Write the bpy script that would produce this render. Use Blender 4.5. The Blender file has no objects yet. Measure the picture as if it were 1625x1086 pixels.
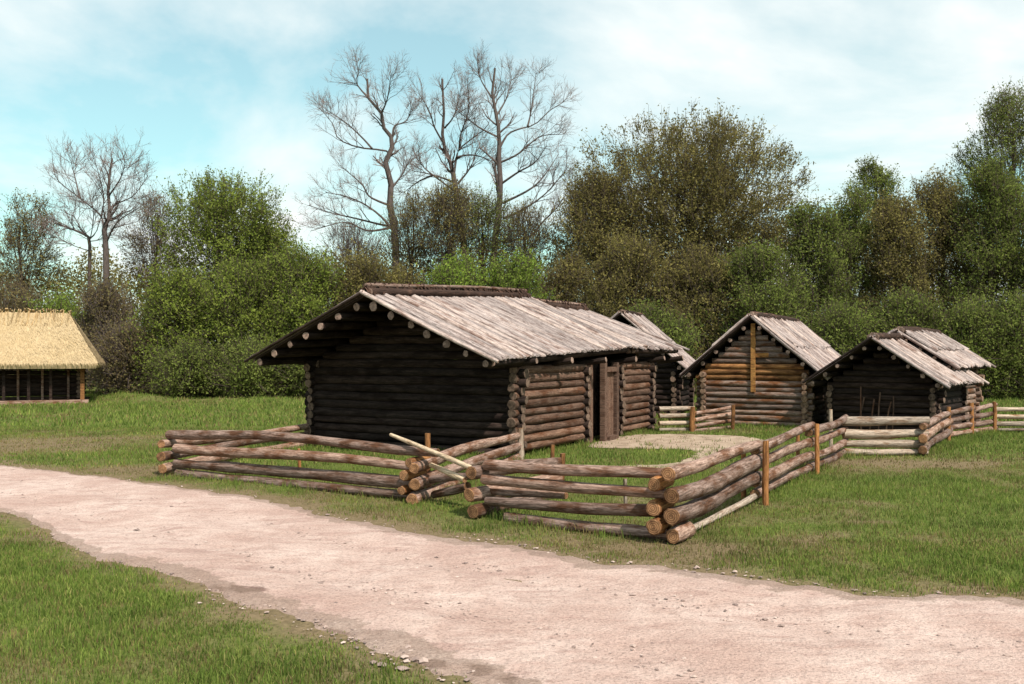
import bpy, bmesh, math, random
import numpy as np
from mathutils import Vector, Matrix

# ------------------------------------------------------------------ camera, world, sun, exposure
scene = bpy.context.scene
COL = scene.collection
F, HZ, CH = 1500.0, 560.0, 2.2            # focal length in photo pixels, horizon row, eye height (m)
cam_d = bpy.data.cameras.new('camera')
cam = bpy.data.objects.new('camera', cam_d); COL.objects.link(cam)
cam.location = (0, 0, CH); cam.rotation_euler = (math.radians(90), 0, 0)
cam_d.sensor_fit = 'HORIZONTAL'; cam_d.sensor_width = 36.0
cam_d.lens = F / 1625.0 * 36.0
cam_d.shift_y = (HZ - 543.0) / 1625.0
cam_d.clip_start = 0.1; cam_d.clip_end = 3000
scene.camera = cam

SUN = Vector((0.345, -0.5425, 0.766)).normalized()
sun_d = bpy.data.lights.new('sun', 'SUN'); sun_d.energy = 5.0; sun_d.angle = math.radians(0.5)
sun_d.color = (1.0, 0.94, 0.83)
sun = bpy.data.objects.new('sun', sun_d); COL.objects.link(sun)
sun.rotation_euler = SUN.to_track_quat('Z', 'Y').to_euler(); sun.location = (20, -30, 40)

world = bpy.data.worlds.new('World'); scene.world = world; world.use_nodes = True
def setup_world():
    nt = world.node_tree; N = nt.nodes; Lk = nt.links
    for n in list(N): N.remove(n)
    out = N.new('ShaderNodeOutputWorld'); bg = N.new('ShaderNodeBackground')
    bg.inputs['Strength'].default_value = 0.10
    sky = N.new('ShaderNodeTexSky'); sky.sky_type = 'NISHITA'; sky.sun_disc = False
    sky.sun_elevation = math.asin(SUN.z); sky.sun_rotation = math.atan2(SUN.x, SUN.y)
    sky.air_density = 1.0; sky.dust_density = 1.5; sky.ozone_density = 1.0
    tint = N.new('ShaderNodeMix'); tint.data_type = 'RGBA'; tint.blend_type = 'MULTIPLY'
    tint.inputs['Factor'].default_value = 1.0
    tint.inputs[7].default_value = (1.36, 1.95, 1.5, 1)
    Lk.new(sky.outputs['Color'], tint.inputs[6])
    tc = N.new('ShaderNodeTexCoord')
    sep = N.new('ShaderNodeSeparateXYZ'); Lk.new(tc.outputs['Generated'], sep.inputs[0])
    add = N.new('ShaderNodeMath'); add.operation = 'ADD'; add.inputs[1].default_value = 0.22
    Lk.new(sep.outputs['Z'], add.inputs[0])
    mx = N.new('ShaderNodeMath'); mx.operation = 'MAXIMUM'; mx.inputs[1].default_value = 0.08
    Lk.new(add.outputs[0], mx.inputs[0])
    dx = N.new('ShaderNodeMath'); dx.operation = 'DIVIDE'; Lk.new(sep.outputs['X'], dx.inputs[0]); Lk.new(mx.outputs[0], dx.inputs[1])
    dy = N.new('ShaderNodeMath'); dy.operation = 'DIVIDE'; Lk.new(sep.outputs['Y'], dy.inputs[0]); Lk.new(mx.outputs[0], dy.inputs[1])
    cmb = N.new('ShaderNodeCombineXYZ'); Lk.new(dx.outputs[0], cmb.inputs[0]); Lk.new(dy.outputs[0], cmb.inputs[1])
    mp = N.new('ShaderNodeMapping'); mp.inputs['Location'].default_value = (1.7, 2.9, 0.0)
    Lk.new(cmb.outputs[0], mp.inputs[0])
    n1 = N.new('ShaderNodeTexNoise'); n1.inputs['Scale'].default_value = 1.0; n1.inputs['Detail'].default_value = 7
    n1.inputs['Roughness'].default_value = 0.55; n1.inputs['Distortion'].default_value = 0.35
    Lk.new(mp.outputs[0], n1.inputs['Vector'])
    rp = N.new('ShaderNodeValToRGB'); rp.color_ramp.elements[0].position = 0.42; rp.color_ramp.elements[1].position = 0.62; rp.color_ramp.elements[0].color = (0.2, 0.2, 0.2, 1)
    Lk.new(n1.outputs['Fac'], rp.inputs[0])
    mix = N.new('ShaderNodeMix'); mix.data_type = 'RGBA'
    mix.inputs[7].default_value = (8.9, 9.3, 9.15, 1)
    Lk.new(rp.outputs['Color'], mix.inputs['Factor']); Lk.new(tint.outputs[2], mix.inputs[6])
    Lk.new(mix.outputs[2], bg.inputs['Color']); Lk.new(bg.outputs[0], out.inputs[0])
setup_world()
scene.view_settings.view_transform = 'Standard'; scene.view_settings.look = 'None'
scene.view_settings.exposure = 0.22; scene.view_settings.gamma = 1.0
scene.view_settings.use_curve_mapping = False

# ------------------------------------------------------------------ helpers
def G(px, py, z=0.0):
    """ground point seen at a photo pixel"""
    d = (CH - z) * F / (py - HZ)
    return Vector(((px - 812.5) * d / F, d, z))
def P(px, py, d):
    return Vector(((px - 812.5) * d / F, d, CH - (py - HZ) * d / F))
def on(A, B, px, py):
    """point at a photo pixel in the vertical plane through ground points A, B"""
    k = (px - 812.5) / F
    t = (k * A.y - A.x) / ((B.x - A.x) - k * (B.y - A.y))
    return P(px, py, A.y + t * (B.y - A.y))

def link(o, parent=None):
    COL.objects.link(o)
    if parent is not None: o.parent = parent
    return o
def tag(o, label=None, cat=None, group=None, kind=None):
    if label: o['label'] = label
    if cat: o['category'] = cat
    if group: o['group'] = group
    if kind: o['kind'] = kind
    return o
def thing(name, label, cat, loc=(0, 0, 0), rz=0.0, group=None):
    o = bpy.data.objects.new(name, None); o.location = loc; o.rotation_euler = (0, 0, rz)
    o.empty_display_size = 0.2
    link(o); return tag(o, label, cat, group)

class MB:
    """collects vertices and faces (arrays) into one mesh"""
    def __init__(s): s.v = []; s.f = []; s.n = 0
    def add(s, v, f, mi=0, smooth=False):
        v = np.asarray(v, dtype=np.float32).reshape(-1, 3); f = np.asarray(f, dtype=np.int32)
        s.v.append(v); s.f.append((f + s.n, mi, smooth)); s.n += len(v); return s
    def mesh(s, name, mats):
        me = bpy.data.meshes.new(name)
        V = np.concatenate(s.v)
        loops = np.concatenate([f.ravel() for f, _, _ in s.f])
        tot = np.concatenate([np.full(len(f), f.shape[1], np.int32) for f, _, _ in s.f])
        mi = np.concatenate([np.full(len(f), m, np.int32) for f, m, _ in s.f])
        sm = np.concatenate([np.full(len(f), b, bool) for f, _, b in s.f])
        st = np.concatenate([[0], np.cumsum(tot)[:-1]]).astype(np.int32)
        me.vertices.add(len(V)); me.vertices.foreach_set('co', V.ravel())
        me.loops.add(len(loops)); me.loops.foreach_set('vertex_index', loops)
        me.polygons.add(len(tot)); me.polygons.foreach_set('loop_start', st)
        try: me.polygons.foreach_set('loop_total', tot)
        except Exception: pass
        for m in (mats if isinstance(mats, (list, tuple)) else [mats]): me.materials.append(m)
        me.polygons.foreach_set('material_index', mi); me.polygons.foreach_set('use_smooth', sm)
        me.update(calc_edges=True); me.validate()
        return me
    def build(s, name, mats, parent=None):
        return link(bpy.data.objects.new(name, s.mesh(name, mats)), parent)

def unit(a):
    return a / np.maximum(np.linalg.norm(a, axis=-1, keepdims=True), 1e-9)
def tubes(Pn, R, sides=3):
    """Pn (N,K,3) polylines, R (N,K) radii -> verts, quads"""
    Pn = np.asarray(Pn, float); R = np.asarray(R, float); N, K, _ = Pn.shape
    T = unit(np.gradient(Pn, axis=1))
    ref = np.where(np.abs(T[..., 2:3]) > 0.9, np.array([1.0, 0, 0]), np.array([0, 0, 1.0]))
    a = unit(np.cross(T, ref)); b = np.cross(T, a)
    ang = np.arange(sides) * 2 * math.pi / sides
    V = Pn[:, :, None] + R[:, :, None, None] * (np.cos(ang)[:, None] * a[:, :, None] + np.sin(ang)[:, None] * b[:, :, None])
    i = np.arange(N)[:, None, None] * K * sides; k = np.arange(K - 1)[None, :, None] * sides; s = np.arange(sides)[None, None]
    s2 = (s + 1) % sides
    f = np.stack([i + k + s, i + k + s2, i + k + sides + s2, i + k + sides + s], -1).reshape(-1, 4)
    return V.reshape(-1, 3), f
def leaves(C, size, rng, up=0.3):
    """one small pointed face per centre"""
    n = len(C); a = unit(rng.normal(size=(n, 3))); b = rng.normal(size=(n, 3)); b = unit(np.cross(a, b))
    s = (size * rng.uniform(0.6, 1.35, n))[:, None]
    V = np.stack([C + a * s * 0.62, C - a * s * 0.42 + b * s * 0.34, C - a * s * 0.42 - b * s * 0.34], 1)
    return V.reshape(-1, 3), np.arange(n * 3).reshape(-1, 3)
def vnoise(x, y, seed=0):
    """cheap smooth 2-D value noise 0..1"""
    x = np.asarray(x, float); y = np.asarray(y, float)
    xi = np.floor(x).astype(np.int64); yi = np.floor(y).astype(np.int64); fx = x - xi; fy = y - yi
    def h(i, j):
        n = (i * 374761393 + j * 668265263 + seed * 974711) & 0x7fffffff
        n = ((n ^ (n >> 13)) * 1274126177) & 0x7fffffff
        return ((n ^ (n >> 16)) & 0xffff) / 65535.0
    fx = fx * fx * (3 - 2 * fx); fy = fy * fy * (3 - 2 * fy)
    return (h(xi, yi) * (1 - fx) + h(xi + 1, yi) * fx) * (1 - fy) + (h(xi, yi + 1) * (1 - fx) + h(xi + 1, yi + 1) * fx) * fy
def inpoly(x, y, poly):
    ins = np.zeros(np.shape(x), bool); n = len(poly)
    for i in range(n):
        x1, y1 = poly[i]; x2, y2 = poly[(i + 1) % n]
        c = ((y1 > y) != (y2 > y))
        xs = (x2 - x1) * (y - y1) / ((y2 - y1) if y2 != y1 else 1e-9) + x1
        ins ^= c & (x < xs)
    return ins

# ------------------------------------------------------------------ materials
class NT:
    def __init__(s, name, rough=0.9, spec=0.15):
        s.m = bpy.data.materials.new(name); s.m.use_nodes = True; t = s.m.node_tree; s.N = t.nodes; s.L = t.links
        for n in list(s.N): s.N.remove(n)
        s.out = s.N.new('ShaderNodeOutputMaterial'); s.b = s.N.new('ShaderNodeBsdfPrincipled')
        s.b.inputs['Roughness'].default_value = rough; s.b.inputs['Specular IOR Level'].default_value = spec
        s.L.new(s.b.outputs[0], s.out.inputs[0])
        s.tc = s.N.new('ShaderNodeTexCoord')
    def coord(s, scale=(1, 1, 1), src='Object', offset=True):
        mp = s.N.new('ShaderNodeMapping'); mp.inputs['Scale'].default_value = scale
        s.L.new(s.tc.outputs[src] if src != 'Pos' else s.geo().outputs['Position'], mp.inputs[0])
        if offset:
            oi = s.N.new('ShaderNodeObjectInfo'); ml = s.N.new('ShaderNodeMath'); ml.operation = 'MULTIPLY'; ml.inputs[1].default_value = 37.0
            s.L.new(oi.outputs['Random'], ml.inputs[0])
            cb = s.N.new('ShaderNodeCombineXYZ')
            for i in range(3): s.L.new(ml.outputs[0], cb.inputs[i])
            s.L.new(cb.outputs[0], mp.inputs['Location'])
        return mp.outputs[0]
    def geo(s):
        if not hasattr(s, '_g'): s._g = s.N.new('ShaderNodeNewGeometry')
        return s._g
    def noise(s, vec, scale, detail=4, rough=0.6, dist=0.0):
        n = s.N.new('ShaderNodeTexNoise'); n.inputs['Scale'].default_value = scale; n.inputs['Detail'].default_value = detail
        n.inputs['Roughness'].default_value = rough; n.inputs['Distortion'].default_value = dist
        s.L.new(vec, n.inputs['Vector']); return n.outputs['Fac']
    def ramp(s, fac, stops):
        r = s.N.new('ShaderNodeValToRGB'); e = r.color_ramp.elements
        while len(e) < len(stops): e.new(0.5)
        for i, (p, c) in enumerate(stops):
            e[i].position = p
            e[i].color = (*c, 1) if isinstance(c, tuple) else (c, c, c, 1)
        s.L.new(fac, r.inputs[0]); return r.outputs[0]
    def mix(s, fac, a, b, mode='MIX'):
        m = s.N.new('ShaderNodeMix'); m.data_type = 'RGBA'; m.blend_type = mode
        for v, i in ((a, 6), (b, 7)):
            if isinstance(v, tuple): m.inputs[i].default_value = (*v, 1)
            else: s.L.new(v, m.inputs[i])
        if isinstance(fac, (int, float)): m.inputs['Factor'].default_value = fac
        else: s.L.new(fac, m.inputs['Factor'])
        return m.outputs[2]
    def rnd(s):
        oi = s.N.new('ShaderNodeObjectInfo'); return oi.outputs['Random']
    def attr(s, name):
        a = s.N.new('ShaderNodeAttribute'); a.attribute_name = name; return a.outputs['Fac']
    def bump(s, h, strength=0.5, dist=0.02):
        b = s.N.new('ShaderNodeBump'); b.inputs['Strength'].default_value = strength; b.inputs['Distance'].default_value = dist
        s.L.new(h, b.inputs['Height']); s.L.new(b.outputs[0], s.b.inputs['Normal'])
    def col(s, c):
        if isinstance(c, tuple): s.b.inputs['Base Color'].default_value = (*c, 1)
        else: s.L.new(c, s.b.inputs['Base Color'])
        return s.m

def wood(name, light, dark, bark, barkamt=0.5, bumpd=0.012, grain=(0.9, 11, 11)):
    t = NT(name)
    v = t.coord(grain); g = t.noise(v, 3.0, 5, 0.65, 0.3)
    c = t.ramp(g, [(0.32, dark), (0.66, light)])
    p = t.noise(t.coord((1.1, 3, 3)), 1.9, 4, 0.6)
    c = t.mix(t.ramp(p, [(0.5 - 0.25 * (barkamt - 0.3), 0.0), (0.66 - 0.2 * (barkamt - 0.3), 1.0)]), c, bark)
    fine = t.noise(t.coord((6, 40, 40)), 2.2, 3, 0.6)
    c = t.mix(0.75, c, t.ramp(fine, [(0.3, 0.45), (0.7, 1.25)]), 'MULTIPLY')
    ck = t.noise(t.coord((0.5, 9, 9)), 2.6, 3, 0.5, 0.5)
    c = t.mix(0.85, c, t.ramp(ck, [(0.44, 1.0), (0.475, 0.3), (0.51, 1.0)]), 'MULTIPLY')
    c = t.mix(1.0, c, t.ramp(t.rnd(), [(0.0, (0.68, 0.66, 0.66)), (0.5, (1.0, 0.96, 0.95)), (1.0, (1.3, 1.2, 1.12))]), 'MULTIPLY')
    t.bump(g, 0.8, bumpd)
    return t.col(c)
def cutwood(name, a, b):
    t = NT(name)
    w = t.N.new('ShaderNodeTexWave'); w.wave_type = 'RINGS'; w.rings_direction = 'X'; w.inputs['Scale'].default_value = 14; w.inputs['Distortion'].default_value = 2.5
    w.inputs['Detail'].default_value = 3; t.L.new(t.coord((1, 1, 1), offset=False), w.inputs['Vector'])
    c = t.ramp(w.outputs['Fac'], [(0.2, b), (0.8, a)])
    n = t.noise(t.coord((9, 9, 9)), 1.6, 4)
    c = t.mix(t.ramp(n, [(0.38, 0.0), (0.66, 0.85)]), c, tuple(x * 0.38 for x in b))
    c = t.mix(1.0, c, t.ramp(t.rnd(), [(0.0, 0.75), (1.0, 1.25)]), 'MULTIPLY')
    t.bump(w.outputs['Fac'], 0.4, 0.004)
    return t.col(c)

M = {}
M['rail'] = wood('weathered_rail_wood', (0.42, 0.30, 0.26), (0.145, 0.085, 0.062), (0.13, 0.06, 0.034), 0.5, 0.02)
M['rail_end'] = cutwood('cut_rail_end', (0.34, 0.18, 0.09), (0.17, 0.08, 0.042))
M['pale_rail'] = wood('sun_bleached_rail_wood', (0.52, 0.43, 0.36), (0.27, 0.20, 0.155), (0.20, 0.11, 0.06), 0.25)
M['post'] = wood('orange_brown_post_wood', (0.40, 0.19, 0.075), (0.21, 0.09, 0.035), (0.13, 0.055, 0.025), 0.3)
M['pole'] = wood('peeled_pale_pole', (0.58, 0.47, 0.35), (0.36, 0.265, 0.18), (0.27, 0.17, 0.10), 0.2)
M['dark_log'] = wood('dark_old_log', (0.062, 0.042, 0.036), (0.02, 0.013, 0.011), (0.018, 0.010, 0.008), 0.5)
M['dark_end'] = cutwood('dark_log_end', (0.24, 0.16, 0.12), (0.12, 0.075, 0.055))
M['purlin_end'] = cutwood('purlin_end', (0.40, 0.27, 0.22), (0.22, 0.14, 0.11))
M['side_log'] = wood('sunlit_tone_side_log', (0.22, 0.135, 0.10), (0.075, 0.042, 0.03), (0.09, 0.04, 0.022), 0.45)  # lighter copy of the dark log, right wall's sunlight put into its colour
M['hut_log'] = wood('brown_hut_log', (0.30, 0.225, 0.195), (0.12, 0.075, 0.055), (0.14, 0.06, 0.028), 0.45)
M['hut_end'] = cutwood('hut_log_end', (0.34, 0.22, 0.15), (0.17, 0.10, 0.07))
M['orange_log'] = wood('orange_weathered_log', (0.40, 0.20, 0.08), (0.19, 0.085, 0.035), (0.12, 0.05, 0.02), 0.4)
M['orange_board'] = wood('orange_board_wood', (0.50, 0.26, 0.085), (0.28, 0.125, 0.04), (0.22, 0.09, 0.03), 0.25)
M['plank'] = wood('silver_grey_roof_plank', (0.50, 0.42, 0.405), (0.26, 0.205, 0.195), (0.18, 0.12, 0.105), 0.3, 0.008, (1.2, 16, 16))
M['deck'] = wood('dark_roof_underlay', (0.05, 0.035, 0.03), (0.03, 0.02, 0.016), (0.03, 0.02, 0.015), 0.4)
M['ridge'] = wood('dark_ridge_brush', (0.065, 0.038, 0.03), (0.03, 0.018, 0.014), (0.14, 0.08, 0.06), 0.12)
M['door'] = wood('reddish_door_plank', (0.20, 0.125, 0.095), (0.085, 0.05, 0.037), (0.09, 0.045, 0.03), 0.3)

def leafmat(name, c1, c2, c3, trans=0.5):
    t = NT(name, 0.9, 0.06)
    isl = t.geo().outputs['Random Per Island']
    c = t.ramp(isl, [(0.0, c1), (0.55, c2), (1.0, c3)])
    n = t.noise(t.coord((1, 1, 1)), 0.55, 3)
    c = t.mix(1.0, c, t.ramp(n, [(0.3, (0.62, 0.6, 0.62)), (0.7, (1.3, 1.32, 1.2))]), 'MULTIPLY')
    t.col(c)
    tr = t.N.new('ShaderNodeBsdfTranslucent'); t.L.new(c, tr.inputs['Color'])
    ms = t.N.new('ShaderNodeMixShader'); ms.inputs[0].default_value = trans
    t.L.new(t.b.outputs[0], ms.inputs[1]); t.L.new(tr.outputs[0], ms.inputs[2]); t.L.new(ms.outputs[0], t.out.inputs[0])
    return t.m
M['leaf_green'] = leafmat('fresh_green_leaf', (0.137, 0.176, 0.034), (0.215, 0.260, 0.052), (0.305, 0.338, 0.078))
M['leaf_yellow'] = leafmat('yellow_green_leaf', (0.144, 0.204, 0.036), (0.216, 0.288, 0.054), (0.300, 0.360, 0.078))
M['leaf_olive'] = leafmat('olive_brown_leaf', (0.150, 0.126, 0.046), (0.222, 0.186, 0.066), (0.300, 0.246, 0.096))
M['leaf_dark'] = leafmat('dark_green_leaf', (0.117, 0.143, 0.039), (0.182, 0.215, 0.055), (0.260, 0.286, 0.078))
M['leaf_bud'] = leafmat('reddish_bud', (0.156, 0.108, 0.060), (0.216, 0.168, 0.084), (0.276, 0.240, 0.108))
def barkmat(name, a, b):
    t = NT(name); g = t.noise(t.coord((5, 5, 1.2)), 3, 4); t.bump(g, 0.6, 0.03)
    return t.col(t.ramp(g, [(0.3, a), (0.7, b)]))
M['bark'] = barkmat('grey_brown_bark', (0.06, 0.045, 0.042), (0.125, 0.095, 0.088))
M['bark_dark'] = barkmat('dark_bark', (0.04, 0.03, 0.025), (0.09, 0.065, 0.05))
M['twig'] = barkmat('twig_bark', (0.18, 0.135, 0.125), (0.27, 0.20, 0.185))

# ------------------------------------------------------------------ ground, road, yard path
def hz(x, y):
    x = np.asarray(x, float); y = np.asarray(y, float)
    z = 0.05 * (vnoise(x * 0.35, y * 0.35, 3) - 0.5) + 0.03 * (vnoise(x * 1.3, y * 1.3, 5) - 0.5)
    for (px, py, sx, sy, h) in ((205, 634, 1.3, 0.9, 0.30), (235, 636, 0.9, 0.8, 0.22), (380, 636, 3.2, 0.9, 0.12)):
        c = G(px, py); z = z + h * np.exp(-((x - c.x) / sx) ** 2 - ((y - c.y) / sy) ** 2)
    return z
far_px = [(-700, 690), (-250, 714), (0, 738), (250, 766), (450, 803), (700, 848), (880, 880), (1100, 905), (1300, 927), (1625, 950), (2100, 985), (2900, 1010)]
near_px = [(-700, 728), (-250, 775), (0, 818), (150, 880), (300, 934), (430, 978), (560, 1018), (700, 1078), (850, 1160), (1150, 1330), (1700, 1700), (2900, 2300)]
def resample(pts, n):
    a = np.array([[p.x, p.y] for p in (G(*q) for q in pts)])
    t = np.linspace(0, len(a) - 1, n); i = np.minimum(t.astype(int), len(a) - 2); f = (t - i)[:, None]
    p0 = a[np.maximum(i - 1, 0)]; p1 = a[i]; p2 = a[i + 1]; p3 = a[np.minimum(i + 2, len(a) - 1)]
    return 0.5 * (2 * p1 + (p2 - p0) * f + (2 * p0 - 5 * p1 + 4 * p2 - p3) * f ** 2 + (-p0 + 3 * p1 - 3 * p2 + p3) * f ** 3)
NR = 1400
far_c = resample(far_px, NR); near_c = resample(near_px, NR)
def wob(c, seed, amp):
    s = np.concatenate([[0], np.cumsum(np.linalg.norm(np.diff(c, axis=0), axis=1))])
    w = amp * ((vnoise(s * 0.6, s * 0, seed) - 0.5) * 1.0 + (vnoise(s * 1.9, s * 0, seed + 1) - 0.5) * 0.5 + (vnoise(s * 6, s * 0, seed + 2) - 0.5) * 0.22)
    t = unit(np.gradient(c, axis=0)); w = w * np.clip((22 - c[:, 1]) / 8, 0.15, 1); return c + np.stack([-t[:, 1], t[:, 0]], 1) * w[:, None]
far_c = wob(far_c, 11, 0.42); near_c = wob(near_c, 23, 0.24)
road_poly = [tuple(p) for p in far_c] + [tuple(p) for p in near_c[::-1]]
road_poly_lo = [tuple(p) for p in far_c[::6]] + [tuple(p) for p in near_c[::-6]]

path_px = [(905, 741), (985, 741), (1060, 736), (1105, 722), (1085, 714), (1010, 712), (955, 711), (935, 706), (985, 694), (1050, 691), (1130, 692), (1190, 695), (1215, 702), (1180, 716), (1120, 737), (1062, 760), (980, 756), (905, 756)]
patch_px = [(1335, 741), (1350, 727), (1400, 722), (1470, 722), (1505, 726), (1520, 733), (1460, 741), (1400, 748), (1355, 752)]
def polyworld(px, seed, amp=0.12):
    a = np.array([[G(*p).x, G(*p).y] for p in px]); n = len(a); out = []
    for i in range(n):
        for k in range(12):
            f = k / 12; p0, p1, p2, p3 = a[i - 1], a[i], a[(i + 1) % n], a[(i + 2) % n]
            out.append(0.5 * (2 * p1 + (p2 - p0) * f + (2 * p0 - 5 * p1 + 4 * p2 - p3) * f ** 2 + (-p0 + 3 * p1 - 3 * p2 + p3) * f ** 3))
    out = np.array(out); r = np.random.default_rng(seed)
    return out + r.normal(size=out.shape) * amp * 0.4
path_poly = polyworld(path_px, 1); patch_poly = polyworld(patch_px, 2)

def wear(x, y):
    """0 = lush, 1 = worn bare; where grass is thin"""
    n = 0.6 * vnoise(x * 0.45, y * 0.45, 31) + 0.4 * vnoise(x * 1.7, y * 1.7, 33)
    w = np.clip((n - 0.5) * 2.2, 0, 0.6) + np.clip((vnoise(x * 4.1, y * 4.1, 35) - .62) * 1.6, 0, .45)
    def blob(px, py, sx, sy, a):
        c = G(px, py); return a * np.exp(-((x - c.x) / sx) ** 2 - ((y - c.y) / sy) ** 2)
    w = w + blob(90, 700, 3.4, 2.0, 0.85) + blob(-60, 715, 3, 2.0, 0.8) + blob(230, 745, 2.2, 1.0, 0.6)
    w = w + blob(1420, 736, 1.6, 0.8, 0.95) + blob(1560, 730, 2.2, 1.4, 0.55) + blob(850, 866, 2.2, 0.35, 0.55) + blob(1130, 880, 0.9, 0.5, 0.55) + blob(560, 820, 1.6, 0.6, 0.35)
    w = w + blob(1560, 860, 1.5, 0.8, 0.35) + blob(1280, 850, 0.8, 0.35, 0.3) + blob(450, 960, 0.5, 0.3, 0.6)
    return np.clip(w * .72, 0, 1)

def grid_mesh(xs, ys, z0=0.0):
    X, Y = np.meshgrid(xs, ys); Z = hz(X, Y) + z0
    V = np.stack([X, Y, Z], -1).reshape(-1, 3); nx, ny = len(xs), len(ys)
    i = (np.arange(ny - 1)[:, None] * nx + np.arange(nx - 1)[None]).ravel()
    return V, np.stack([i, i + 1, i + nx + 1, i + nx], -1)
def axis(lo, hi, step, far):
    return np.concatenate([-np.geomspace(-far[0], -lo + 1e-6, 14)[:-1] if far[0] < 0 else [], np.arange(lo, hi, step), np.geomspace(hi, far[1], 14)])
xs = np.concatenate([-np.geomspace(600, 27, 12), np.arange(-26.8, 26.8, 0.26), np.geomspace(27, 600, 12)])
ys = np.concatenate([-np.geomspace(300, 2, 8), np.arange(-1.8, 50, 0.26), np.geomspace(50.2, 900, 14)])
V, Fq = grid_mesh(xs, ys)
t = NT('grassy_soil', 0.95, 0.05)
v = t.coord((1, 1, 1), 'Pos', False)
n1 = t.noise(v, 1.3, 6, 0.65); n2 = t.noise(v, 14, 5, 0.7)
grassc = t.ramp(n2, [(0.3, (0.055, 0.068, 0.018)), (0.55, (0.11, 0.13, 0.032)), (0.8, (0.17, 0.165, 0.055))])
soilc = t.ramp(n2, [(0.28, (0.10, 0.075, 0.04)), (0.7, (0.23, 0.165, 0.10))])
wa = t.attr('wear'); wsum = t.N.new('ShaderNodeMath'); wsum.operation = 'ADD'
sc = t.N.new('ShaderNodeMath'); sc.operation = 'MULTIPLY_ADD'; sc.inputs[1].default_value = 0.9; sc.inputs[2].default_value = -0.45
t.L.new(n1, sc.inputs[0]); t.L.new(sc.outputs[0], wsum.inputs[0]); t.L.new(wa, wsum.inputs[1])
c = t.mix(t.ramp(wsum.outputs[0], [(0.22, 0.0), (0.8, 1.0)]), grassc, soilc)
t.bump(n2, 0.8, 0.04); M['ground'] = t.col(c)
g_ = MB().add(V, Fq, 0, True).build('ground', M['ground']); tag(g_, kind='structure')
def road_dist(x, y):
    fy = np.interp(x, far_c[:, 0], far_c[:, 1]); ny_ = np.interp(x, near_c[:, 0], near_c[:, 1])
    return np.where(y > (fy + ny_) / 2, y - fy, ny_ - y) * .85
rd = road_dist(V[:, 0], V[:, 1])
at = g_.data.attributes.new('wear', 'FLOAT', 'POINT'); at.data.foreach_set('value', np.clip(wear(V[:, 0], V[:, 1]) + .8 * np.exp(-np.maximum(rd, 0) / .45), 0, 1.1).astype(np.float32))

NS = 28
S = np.sort(np.concatenate([np.linspace(0, 1, 24), [.006, .014, .024, .986, .994, .976]])); NS = len(S)
RV = far_c[:, None] * (1 - S)[None, :, None] + near_c[:, None] * S[None, :, None]
wid = np.linalg.norm(far_c - near_c, axis=1)
ed = np.minimum(S[None] * wid[:, None], (1 - S)[None] * wid[:, None])
Zr = hz(RV[..., 0], RV[..., 1]) + 0.026 - 0.075 * np.exp(-ed / .11) + .05 * (vnoise(RV[..., 0] * 6, RV[..., 1] * 6, 81) - .5) * np.exp(-ed / .25) + .012 * (vnoise(RV[..., 0] * 2.3, RV[..., 1] * 2.3, 82) - .5)
for k_ in (.33, .68): Zr = Zr - .022 * np.exp(-((S[None] - k_) / .07) ** 2) * np.clip(ed / .3, 0, 1)
RVv = np.concatenate([RV, Zr[..., None]], -1).reshape(-1, 3)
i = (np.arange(NR - 1)[:, None] * NS + np.arange(NS - 1)[None]).ravel()
RF = np.stack([i, i + NS, i + NS + 1, i + 1], -1)
t = NT('pinkish_dirt', 0.95, 0.08)
v = t.coord((1, 1, 1), 'Pos', False)
big = t.noise(v, 0.55, 5, 0.6); mid = t.noise(v, 3.2, 6, 0.7); fine = t.noise(v, 38, 4, 0.75); sp = t.noise(v, 110, 2, 0.6)
c = t.ramp(mid, [(0.28, (0.43, 0.295, 0.255)), (0.5, (0.57, 0.42, 0.375)), (0.75, (0.65, 0.505, 0.45))])
c = t.mix(t.ramp(big, [(0.38, 0.8), (0.62, 0.0)]), c, (0.42, 0.275, 0.235))
streak = t.noise(t.coord((0.35, 1.0, 1.0), 'Pos', False), 4.5, 6, 0.72, 0.6)
c = t.mix(t.ramp(streak, [(0.5, 0.0), (0.66, 0.7)]), c, (0.35, 0.22, 0.19))
st_ = t.N.new('ShaderNodeMath'); st_.operation = 'MULTIPLY_ADD'; st_.inputs[1].default_value = 0.9
t.L.new(mid, st_.inputs[0]); t.L.new(t.attr('stain'), st_.inputs[2])
c = t.mix(t.ramp(st_.outputs[0], [(0.85, 0.0), (1.25, 0.85)]), c, (0.16, 0.09, 0.075))
c = t.mix(0.9, c, t.ramp(fine, [(0.32, 0.5), (0.5, 1.0), (0.75, 1.2)]), 'MULTIPLY')
c = t.mix(t.ramp(sp, [(0.62, 0.0), (0.7, 0.55)]), c, (0.20, 0.15, 0.15))
ea = t.attr('edge'); es = t.N.new('ShaderNodeMath'); es.operation = 'MULTIPLY_ADD'; es.inputs[1].default_value = 1.1
t.L.new(mid, es.inputs[0]); t.L.new(ea, es.inputs[2])
c = t.mix(t.ramp(es.outputs[0], [(0.95, 0.0), (1.5, 0.6)]), c, t.ramp(fine, [(0.3, (0.15, 0.10, 0.075)), (0.7, (0.28, 0.20, 0.16))]))
hsum = t.N.new('ShaderNodeMath'); hsum.operation = 'MULTIPLY_ADD'; hsum.inputs[1].default_value = 0.35
t.L.new(fine, hsum.inputs[0]); t.L.new(mid, hsum.inputs[2]); t.bump(hsum.outputs[0], 0.9, 0.06)
M['road'] = t.col(c)
r_ = MB().add(RVv, RF, 0, True).build('dirt_road', M['road']); tag(r_, kind='structure')
wid = np.linalg.norm(far_c - near_c, axis=1)
ed = np.minimum(S[None] * wid[:, None], (1 - S)[None] * wid[:, None])
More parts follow.
